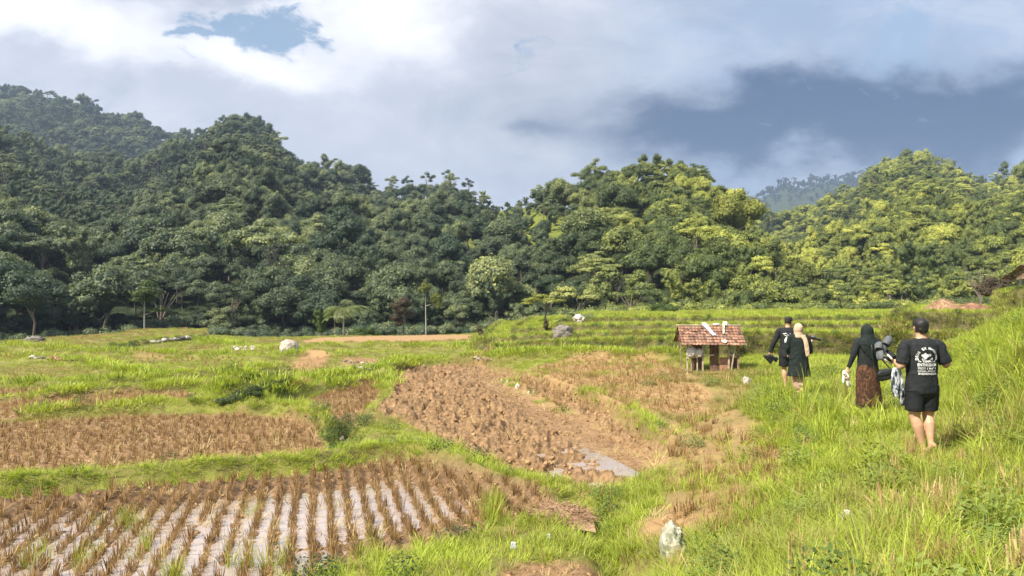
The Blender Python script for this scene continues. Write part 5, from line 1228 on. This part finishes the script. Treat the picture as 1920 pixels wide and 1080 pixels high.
def tee(name, m, parent, hem, sleeve, zs=1.42, g=1.0, J=None, wid=.0, flare=1.0, vox=.008, wr=.012, lean=0.0, seed=1, x0=0.0):
    bm = bmesh.new(); L_ = [(hem, .185 * flare, .135 * flare), (hem + .10, .182 * (1 + (flare - 1) * .8), .132 * (1 + (flare - 1) * .8)), ((hem + 1.2) / 2, .172 * (1 + (flare - 1) * .5), .128 * (1 + (flare - 1) * .5)), (1.20, .178, .128), (1.32, .192, .128), (zs - .02, .188, .105), (zs + .03, .125, .082), (zs + .055, .075, .070)]
    k = zs / 1.42; L_ = [(z if z <= hem + .1 else (z if i_ > 4 else z * k), a, b) for i_, (z, a, b) in enumerate(L_)]; L_.sort()
    ell_tube(bm, [(x0 * (z - .9) / .5, lean * (z - .9), z) for z, a, b in L_], [(a * g, b * g) for z, a, b in L_], seg=20)
    for s_ in ('AL', 'AR'):
        s0, e_, w_ = [Vector(q_) for q_ in J[s_][:3]]; c0 = Vector((s0.x * .35, s0.y, s0.z + .015))
        if sleeve <= 1: limb(bm, [c0, s0, s0.lerp(e_, sleeve * .5), s0.lerp(e_, sleeve)], [.060 * g, .068 * g, .072 * g, .072 * g])
        else: limb(bm, [c0, s0, s0.lerp(e_, .5), e_, e_.lerp(w_, .5), e_.lerp(w_, sleeve - 1)], [.07 * g, .072 * g, .062 * g, .054 * g, .047 * g, .040 * g])
    return fuse(name, bm, m, parent, vox, 5, wr, 9, seed, (1, 1, .6))
shirt = tee('shirt', M_black, man, .80, .86, J=J, g=1.07, wr=.022)
def shorts(parent, J, hz_, m, hem_f=.72, g=1.0, seed=4, r1=.105):
    bm = bmesh.new(); ell_tube(bm, [(0, 0, hz_ + .10), (0, 0, hz_), (0, 0, hz_ - .09), (0, 0, hz_ - .15)], [(.165 * g, .118 * g), (.185 * g, .135 * g), (.188 * g, .138 * g), (.15 * g, .11 * g)], seg=20)
    for s_ in 'LR':
        h_, k_ = Vector(J[s_][0]), Vector(J[s_][1]); limb(bm, [h_ + Vector((0, 0, .03)), h_.lerp(k_, hem_f * .5), h_.lerp(k_, hem_f)], [.108 * g, .110 * g, r1 * g])
    return fuse('shorts', bm, m, parent, .008, 4, .012, 8, seed)
shorts(man, J, .88, M_blackg, .78, 1.06)
def project(parts_, target, name, m, parent, off=.004):
    """lay flat outlines (x, z) on the back of a garment; parts_: list of (verts 2d, faces)"""
    me = target.data; bvh = BVHTree.FromPolygons([v_.co[:] for v_ in me.vertices], [tuple(p_.vertices) for p_ in me.polygons]); V, Fl = [], []
    for vs, fs in parts_:
        b = len(V)
        for x, z in vs:
            hit_ = bvh.ray_cast(Vector((x, -1.5, z)), Vector((0, 1, 0)))
            V.append(tuple(hit_[0] + Vector((0, -off, 0))) if hit_[0] is not None else (x, -.12, z))
        Fl += [tuple(b + i for i in f) for f in fs]
    me2 = bpy.data.meshes.new(name); me2.from_pydata(V, [], Fl); me2.update(); return link(name, me2, m, parent, smooth=False)
def glyphs(txt, bold=.012):
    cu = bpy.data.curves.new('lettering', 'FONT'); cu.body = txt; cu.size = 1; cu.align_x = 'CENTER'; cu.offset = bold; cu.resolution_u = 3
    o = bpy.data.objects.new('lettering', cu); C.objects.link(o); dg = bpy.context.evaluated_depsgraph_get(); me = bpy.data.meshes.new_from_object(o.evaluated_get(dg))
    bm = bmesh.new(); bm.from_mesh(me); bmesh.ops.triangulate(bm, faces=bm.faces[:]); bmesh.ops.subdivide_edges(bm, edges=[e for e in bm.edges if e.calc_length() > .35], cuts=2, use_grid_fill=False)
    vs = [tuple(v_.co[:2]) for v_ in bm.verts]; fs = [tuple(v_.index for v_ in f.verts) for f in bm.faces]; bm.free(); bpy.data.objects.remove(o); bpy.data.meshes.remove(me); bpy.data.curves.remove(cu)
    return vs, fs
def line_text(txt, cx, zb, width, height, bold=.03):
    vs, fs = glyphs(txt, bold); a = np.array(vs); x0, x1 = a[:, 0].min(), a[:, 0].max(); y0, y1 = a[:, 1].min(), a[:, 1].max()
    return ([(cx + ((x - x0) / (x1 - x0) - .5) * width, zb + (y - y0) / (y1 - y0) * height) for x, y in vs], fs)
def arc_text(txt, cx, cz, r, a0, a1, size, bold=.035):
    out = []; n = len(txt)
    for i, ch in enumerate(txt):
        if ch == ' ': continue
        an = a0 + (a1 - a0) * i / (n - 1); vs, fs = glyphs(ch, bold); c_, s_ = math.cos(an - math.pi / 2), math.sin(an - math.pi / 2)
        out.append(([(cx + r * math.cos(an) + (x * c_ - y * s_) * size, cz + r * math.sin(an) + (x * s_ + y * c_) * size) for x, y in vs], fs))
    return out
def disc(cx, cz, pts): return ([(cx + x, cz + z) for x, z in pts], [tuple(range(len(pts)))])
mz = 6.8e-3; zc = 1.255
parts_ = arc_text('DEUS EX MACHINA', .0, 1.235, .108, math.pi * 1.04, -math.pi * .04, .041)
parts_ += [line_text('TEMPLE', .0, 1.178, .135, .026), line_text('The', -.095, 1.180, .034, .022), line_text('of', .092, 1.180, .026, .022), line_text('ENTHUSIASM', .0, 1.128, .235, .040), line_text('BATU', -.070, 1.105, .085, .012), line_text('MEJAN', -.070, 1.089, .085, .012),
           line_text('/', -.005, 1.090, .016, .026), line_text('N°1', .065, 1.088, .095, .028), line_text('CANGGU - PERERENAN', .0, 1.062, .230, .015), line_text('INDONESIA', .008, 1.022, .235, .028)]
# emblem in the round: a leaf-like pale shape, a slash and a small triangle
def strip(x0, z0, x1, z1, w_): dx, dz_ = x1 - x0, z1 - z0; l = math.hypot(dx, dz_); nx, nz = -dz_ / l * w_ / 2, dx / l * w_ / 2; return ([(x0 + nx, z0 + nz), (x1 + nx, z1 + nz), (x1 - nx, z1 - nz), (x0 - nx, z0 - nz)], [(0, 1, 2, 3)])
lf = [(.040 * math.cos(a) * (1 + .25 * math.sin(3 * a)), .034 * math.sin(a) * (1 + .2 * math.cos(4 * a))) for a in np.linspace(0, 2 * math.pi, 22)[:-1]]
parts_ += [disc(-.030, 1.258, lf), strip(-.048, 1.215, .020, 1.262, .012), strip(.006, 1.268, .036, 1.286, .006), strip(.022, 1.256, .046, 1.274, .006), strip(.012, 1.284, .040, 1.258, .005), disc(.048, 1.225, [(-.024, -.012), (.020, -.012), (.014, .018)]), disc(-.062, 1.222, [(-.01, -.01), (.012, -.01), (-.004, .012)])]
project(parts_, shirt, 'print', M_print, shirt, .005)

# --- footwear and things held
M_rub = mat('grey_rubber', (.12, .13, .14), (.08, .085, .09), rough=.6); M_rubd = mat('black_rubber', (.02, .022, .025), rough=.55); M_whiter = mat('white_rubber', (.74, .70, .60), (.62, .58, .48), rough=.6); M_tan = mat('brown_strap', (.22, .12, .07))
def shoe(name, label, cat, loc, rot, kind='slide', m=None, m2=None, s=1.0, group=None):
    root = empty(name, loc, 0, label, cat, group); root.rotation_euler = rot; root.scale = (s, s, s)
    out = [(-.035, -.12), (-.043, -.07), (-.036, 0), (-.048, .07), (-.035, .125), (0, .14), (.035, .125), (.048, .07), (.038, 0), (.04, -.07), (.03, -.12), (0, -.135)]
    bm = bmesh.new(); vs = [bm.verts.new((x, y, 0)) for x, y in out]; f = bm.faces.new(vs); r = bmesh.ops.extrude_face_region(bm, geom=[f]); bmesh.ops.translate(bm, verts=[q_ for q_ in r['geom'] if isinstance(q_, bmesh.types.BMVert)], vec=(0, 0, .028))
    bmesh.ops.recalc_face_normals(bm, faces=bm.faces[:]); bmesh.ops.bevel(bm, geom=bm.edges[:], offset=.005, segments=2, affect='EDGES'); me = bpy.data.meshes.new('sole'); bm.to_mesh(me); bm.free(); link('sole', me, m, root)
    if kind == 'shoe':
        bm = bmesh.new(); limb(bm, [(0, -.115, .05), (0, -.06, .06), (0, .03, .05), (0, .10, .035), (0, .125, .03)], [(.034, .040), (.040, .045), (.042, .035), (.040, .020), (.02, .012)]); ell_tube(bm, [(0, -.08, .05), (0, -.085, .10)], [(.036, .040), (.032, .034)])
        fuse('upper', bm, m2, root, .006, 3); link('laces', tubes_mesh('laces', [([(-.025, -.03 + k * .022, .098 - k * .009), (0, -.025 + k * .022, .104 - k * .009), (.025, -.03 + k * .022, .098 - k * .009)], [.003] * 3) for k in range(4)], 5), M_print, root)
    else:
        V, Fq = [], []
        y0, y1, hh = ((.0, .085, .062) if kind == 'slide' else (.03, .05, .045))
        for j, y in enumerate((y0, (y0 + y1) / 2, y1)):
            for k in range(11): a = math.pi * k / 10; V.append((-math.cos(a) * .047, y + .0 * math.sin(a), .022 + math.sin(a) * hh * (1 - .15 * j)))
        for j in range(2):
            for k in range(10): Fq.append((j * 11 + k, j * 11 + k + 1, (j + 1) * 11 + k + 1, (j + 1) * 11 + k))
        o = link('strap', mesh_np('strap', V, Fq), m2, root); sm = o.modifiers.new('thickness', 'SOLIDIFY'); sm.thickness = .006
        if kind == 'thong': link('toe_post', tubes_mesh('toe_post', [([(0, .08, .02), (0, .06, .05)], [.005, .005])], 6), m2, root)
    return root
mm = Matrix.Translation(man.location)
def at_m(P_, v_): return tuple(P_.location + Matrix.Rotation(P_.rotation_euler.z, 3, 'Z') @ Vector(v_))
shoe('slide_sandal', 'grey slide sandal, topmost of the footwear held by the nearest man', 'sandal', at_m(man, (-.42, .10, 1.37)), (R(62), R(28), R(-25)), 'slide', M_rub, M_rub, 1.1, 'footwear carried by the nearest man')
shoe('slide_sandal', 'grey slide sandal opening towards the camera, left and lower of the held footwear', 'sandal', at_m(man, (-.50, .06, 1.30)), (R(50), R(-18), R(-40)), 'slide', M_rub, M_rub, 1.1, 'footwear carried by the nearest man')
shoe('sneaker', 'black and white sneaker under the grey slides held by the nearest man', 'shoe', at_m(man, (-.40, .10, 1.25)), (R(40), R(35), R(40)), 'shoe', M_whiter, M_black, .85, 'footwear carried by the nearest man')
shoe('sneaker', 'lower patterned sneaker at the bottom of the footwear held by the nearest man', 'shoe', at_m(man, (-.42, .06, 1.17)), (R(20), R(-25), R(120)), 'shoe', M_whiter, M_black, .85, 'footwear carried by the nearest man')
M_camo, t = new_mat('patterned_cloth'); p = t.add('ShaderNodeTexCoord').outputs['Object']; mp = t.add('ShaderNodeMapping', inp={0: p}); mp.inputs['Scale'].default_value = (1, 1, .35)
c = t.ramp(t.noise(mp.outputs[0], 26, 3, .6, .5), [(.42, (.03, .035, .045)), (.48, (.22, .25, .29)), (.56, (.60, .60, .60))]); finish(t, pbsdf(t, c, .8, .2))
bm = bmesh.new(); limb(bm, [(0, 0, .20), (0, .0, .10), (-.01, 0, -.05), (0, 0, -.17)], [(.035, .03), (.055, .028), (.050, .030), (.028, .02)]); limb(bm, [(.035, .02, .17), (.065, .02, 0), (.075, .02, -.22), (.09, .02, -.29)], [.028, .034, .03, .018])
jk = fuse('jacket', bm, M_camo, None, .007, 3, .025, 14, 6, (1.5, 1, .3)); jk.location = at_m(man, (-.325, -.0, .90)); tag(jk, 'grey and white patterned jacket hanging beside the nearest man', 'jacket')

# --- woman in black with shoulder bag
wa = person(1626, 13.45, 'woman in black headscarf and top with brown patterned skirt and shoulder bag', dz=.02)
J = {'L': [(-.08, 0, .84), (-.07, .03, .46), (-.05, -.06, .16)], 'R': [(.08, 0, .84), (.09, .05, .46), (.10, .06, .08)]}
J['AL'] = [(-.175, 0, 1.275), (-.265, -.01, 1.03), (-.335, .04, .80)]; J['AR'] = [(.175, 0, 1.275), (.235, .02, 1.02), (.17, .18, .92)]
bm = bmesh.new(); torso(bm, 0, .86, 1.30, .18, .92); legs(bm, J, .95); arms(bm, J, .88); ell_tube(bm, [(0, 0, 1.30), (0, .01, 1.40), (0, .015, 1.45)], [.06, .052, .052]); HM = head(bm, (0, .02, 1.465), 0, .97)
foot(bm, J['L'][2], (0, 1), up=1.25); foot(bm, J['R'][2], (.1, 1)); hw = hand(bm, J['AL'][2], J['AL'][1], .9, -1, (.3, .9, 0)); hand(bm, J['AR'][2], J['AR'][1], .7, 1, (0, 0, -1))
fuse('body', bm, M_skinp, wa, .0065, 5); face_parts(HM, wa)
tee('top', M_black, wa, .62, 1.92, zs=1.29, g=.98, J=J, flare=1.04, wr=.016, seed=12)
bm = bmesh.new(); ell_tube(bm, [(0, 0, .90), (0, 0, .74), (0.0, 0, .55), (.01, 0, .36), (.02, .0, .20), (.03, 0, .13)], [(.165, .12), (.185, .15), (.195, .165), (.21, .175), (.228, .185), (.22, .18)], seg=24)
fuse('skirt', bm, M_batik, wa, .009, 3, .03, 7, 15, (1.6, 1, .15))
bm = bmesh.new(); prof = [(1.585, .03, .035, 0), (1.565, .062, .08, .01), (1.52, .092, .112, .01), (1.465, .102, .120, .012), (1.41, .104, .115, .01), (1.36, .118, .118, 0), (1.30, .175, .135, -.005), (1.24, .215, .15, -.01), (1.19, .205, .148, -.012)]
ell_tube(bm, [(0, y, z) for z, a, b, y in prof], [(a, b) for z, a, b, y in prof], seg=22)
ell_tube(bm, [(-.01, -.06, 1.30), (-.01, -.105, 1.16), (.0, -.12, 1.05), (.005, -.125, .97)], [(.17, .07), (.145, .05), (.085, .035), (.02, .02)], seg=20)
fuse('headscarf', bm, M_green, wa, .008, 4, .014, 9, 17, (1.4, 1, .35))
M_bag = mat('black_nylon', (.022, .027, .028), (.014, .018, .018), rough=.55, spec=.4, scale=16)
bag = empty('shoulder_bag', at_m(wa, (.235, -.13, .70)), 0, 'dark crossbody bag hanging at the right hip of the woman in black', 'bag')
link('bag_body', blob_mesh('bag_body', .135, .07, .10, 33, .12, 1.2, 4, .62), M_bag, bag); bag.rotation_euler = (0, R(-14), 0)
link('strap', tubes_mesh('strap', [([(-.12, -.02, .08), (-.155, -.045, .22), (-.15, -.06, .38), (-.12, -.045, .53), (-.10, .0, .60)], [.014] * 5), ([(.13, .0, .07), (.05, .03, .25), (-.06, .03, .50)], [.012] * 3)], 8), M_bag, bag)
link('flap', blob_mesh('flap', .138, .03, .05, 35, .1, 1.2, 3, .6), M_bag, bag).location = (0, -.055, .045)
hw2 = at_m(wa, (-.36, .06, .68))
shoe('flat_sandal', 'cream sandal hanging from the left hand of the woman in black, outer one', 'sandal', at_m(wa, (-.42, .03, .64)), (R(75), R(20), R(20)), 'thong', M_whiter, M_tan, .95, 'cream sandals of the woman in black')
shoe('flat_sandal', 'cream sandal hanging inner and lower from the hand of the woman in black', 'sandal', at_m(wa, (-.355, .02, .585)), (R(80), R(-15), R(-10)), 'thong', M_whiter, M_tan, .95, 'cream sandals of the woman in black')

# --- woman in beige scarf
wb = person(1497, 16.5, 'woman in beige headscarf and loose dark green tunic carrying sandals', rz=R(-8))
J = {'L': [(-.08, 0, .82), (-.06, .02, .44), (-.02, 0, .08)], 'R': [(.08, 0, .82), (.06, .06, .44), (.03, -.04, .13)]}
J['AL'] = [(-.17, 0, 1.255), (-.22, .05, 1.0), (-.15, .19, .88)]; J['AR'] = [(.17, 0, 1.255), (.245, .0, .94), (.27, .13, 1.14)]
bm = bmesh.new(); torso(bm, 0, .84, 1.28, .18, .9); legs(bm, J, .92); arms(bm, J, .86); ell_tube(bm, [(0, 0, 1.28), (0, .01, 1.38), (0, .015, 1.44)], [.06, .05, .05]); HM = head(bm, (0, .02, 1.45), R(8), .97)
foot(bm, J['L'][2], (0, 1)); foot(bm, J['R'][2], (0, 1), up=.8); hand(bm, J['AL'][2], J['AL'][1], .7, -1, (0, 0, -1)); hand(bm, J['AR'][2], J['AR'][1], .9, 1, (.4, .6, 0))
fuse('body', bm, M_skinp, wb, .0065, 5); face_parts(HM, wb)
tee('tunic', M_green, wb, .42, 1.90, zs=1.27, g=.98, J=J, flare=1.38, wr=.024, seed=22)
bm = bmesh.new()
for s_ in 'LR': h_, k_, a_ = [Vector(q_) for q_ in J[s_]]; limb(bm, [h_, k_, a_ + Vector((0, 0, .06))], [.105, .088, .070])
fuse('trousers', bm, M_floral, wb, .008, 3, .014, 9, 24)
bm = bmesh.new(); prof = [(1.57, .03, .035, 0), (1.55, .065, .082, .01), (1.50, .094, .112, .01), (1.44, .102, .118, .012), (1.38, .094, .105, .01), (1.33, .098, .10, 0), (1.285, .125, .11, -.0), (1.26, .12, .10, 0)]
ell_tube(bm, [(0, y, z) for z, a, b, y in prof], [(a, b) for z, a, b, y in prof], seg=22); limb(bm, [(.07, -.08, 1.31), (.115, -.125, 1.20), (.135, -.15, 1.05), (.15, -.155, .90), (.155, -.15, .86)], [(.055, .03), (.045, .028), (.048, .022), (.045, .02), (.03, .015)])
fuse('headscarf', bm, M_beige, wb, .008, 4, .012, 10, 27)
shoe('sandal', 'dark sandal raised in the right hand of the woman in the beige scarf, upper one', 'sandal', at_m(wb, (.38, .16, 1.22)), (R(15), R(20), R(70)), 'slide', M_rubd, M_rub, 1.0, 'sandals of the woman in the beige scarf')
shoe('sandal', 'brownish sandal in the right hand of the woman in the beige scarf, inner one', 'sandal', at_m(wb, (.26, .19, 1.235)), (R(20), R(-15), R(95)), 'slide', M_tan, M_tan, 1.0, 'sandals of the woman in the beige scarf')

# --- man in long sleeves, farthest
mb = person(1477, 17.8, 'man in black long-sleeved shirt with white back print and shorts, farthest walker', rz=R(-14))
J = {'L': [(-.085, 0, .86), (-.09, .04, .47), (-.06, -.02, .10)], 'R': [(.09, 0, .86), (.13, .10, .48), (.12, .08, .08)]}
J['AL'] = [(-.20, 0, 1.375), (-.32, -.01, 1.10), (-.40, .04, .86)]; J['AR'] = [(.20, 0, 1.375), (.27, .05, 1.10), (.22, .22, .95)]
bm = bmesh.new(); torso(bm, 0, .90, 1.41, .2, 1.0); legs(bm, J, 1.0); arms(bm, J, 1.0)
ell_tube(bm, [(0, 0, 1.41), (0, .01, 1.50), (.01, .02, 1.57)], [.068, .056, .056]); HM = head(bm, (.02, .03, 1.60), R(38), 1.0)
foot(bm, J['L'][2], (0, 1)); foot(bm, J['R'][2], (0, 1)); hand(bm, J['AL'][2], J['AL'][1], .9, -1, (.3, .9, 0)); hand(bm, J['AR'][2], J['AR'][1], .8, 1, (0, -.5, .5))
fuse('body', bm, M_skin, mb, .0065, 5); face_parts(HM, mb)
bm = bmesh.new(); MR = Matrix.Translation((.02, .03, 1.60)) @ Matrix.Rotation(-R(38), 4, 'Z'); prof = [(-.035, .068, .066, -.034), (0, .080, .080, -.026), (.035, .087, .100, -.008), (.075, .084, .102, -.002), (.108, .065, .084, .0), (.130, .034, .046, -.0)]
ell_tube(bm, [(0, y, z) for z, a, b, y in prof], [(a, b) for z, a, b, y in prof], seg=20); bmesh.ops.transform(bm, matrix=MR, verts=bm.verts[:]); fuse('hair', bm, M_hair, mb, .006, 2, .012, 36, 5)
sh2 = tee('shirt', M_black, mb, .80, 1.95, J=J, g=1.04, wr=.014, seed=31); shorts(mb, J, .88, M_blackg, .80, 1.06, 34, .115)
def ov(cx, cz, rx, rz_, tl): return disc(cx, cz, [(rx * math.cos(a) * math.cos(tl) - rz_ * math.sin(a) * math.sin(tl), rx * math.cos(a) * math.sin(tl) + rz_ * math.sin(a) * math.cos(tl)) for a in np.linspace(0, 2 * math.pi, 15)[:-1]])
project([ov(-.055, 1.20, .030, .065, -.45), ov(.055, 1.20, .030, .065, .5), ov(.0, 1.235, .026, .05, 0), strip(-.12, 1.325, -.045, 1.335, .018), strip(.03, 1.33, .115, 1.29, .018), strip(-.10, 1.30, -.03, 1.27, .014), strip(.02, 1.28, .10, 1.25, .014),
         strip(-.09, 1.12, -.05, 1.15, .018), strip(.05, 1.15, .10, 1.10, .018), strip(-.03, 1.31, .02, 1.27, .014)], sh2, 'print', M_print, sh2, .005)
shoe('dark_shoe', 'black shoe hanging lowest from the left hand of the man in long sleeves', 'shoe', at_m(mb, (-.47, .02, .69)), (R(50), R(15), R(100)), 'shoe', M_rubd, M_black, 1.0, 'black shoes of the farthest man')
shoe('dark_shoe', 'black shoe nearer the body in the left hand of the man in long sleeves', 'shoe', at_m(mb, (-.36, .05, .72)), (R(40), R(-20), R(60)), 'shoe', M_rubd, M_blackg, 1.0, 'black shoes of the farthest man')
# the grass is parted where each walker stands
# ------------------------------------------------------------------ haze
def box_mesh(name, x0, x1, y0, y1, z0, z1):
    V = [(x, y, z) for z in (z0, z1) for y in (y0, y1) for x in (x0, x1)]
    Fq = [(0, 2, 3, 1), (4, 5, 7, 6), (0, 1, 5, 4), (2, 6, 7, 3), (0, 4, 6, 2), (1, 3, 7, 5)]
    return mesh_np(name, np.array(V), np.array(Fq))
M_haze = bpy.data.materials.new('haze'); M_haze.use_nodes = True; t = NT(M_haze.node_tree)
for n in list(t.n): t.n.remove(n)
pv = t.add('ShaderNodeVolumePrincipled'); pv.inputs['Color'].default_value = (.58, .74, 1.0, 1); pv.inputs['Density'].default_value = .00031; pv.inputs['Anisotropy'].default_value = .2
t.l.new(pv.outputs[0], t.add('ShaderNodeOutputMaterial').inputs['Volume'])
tag(link('haze', box_mesh('haze', -1900, 1900, -60, 2000, -16, 245), M_haze, smooth=False), kind='stuff')
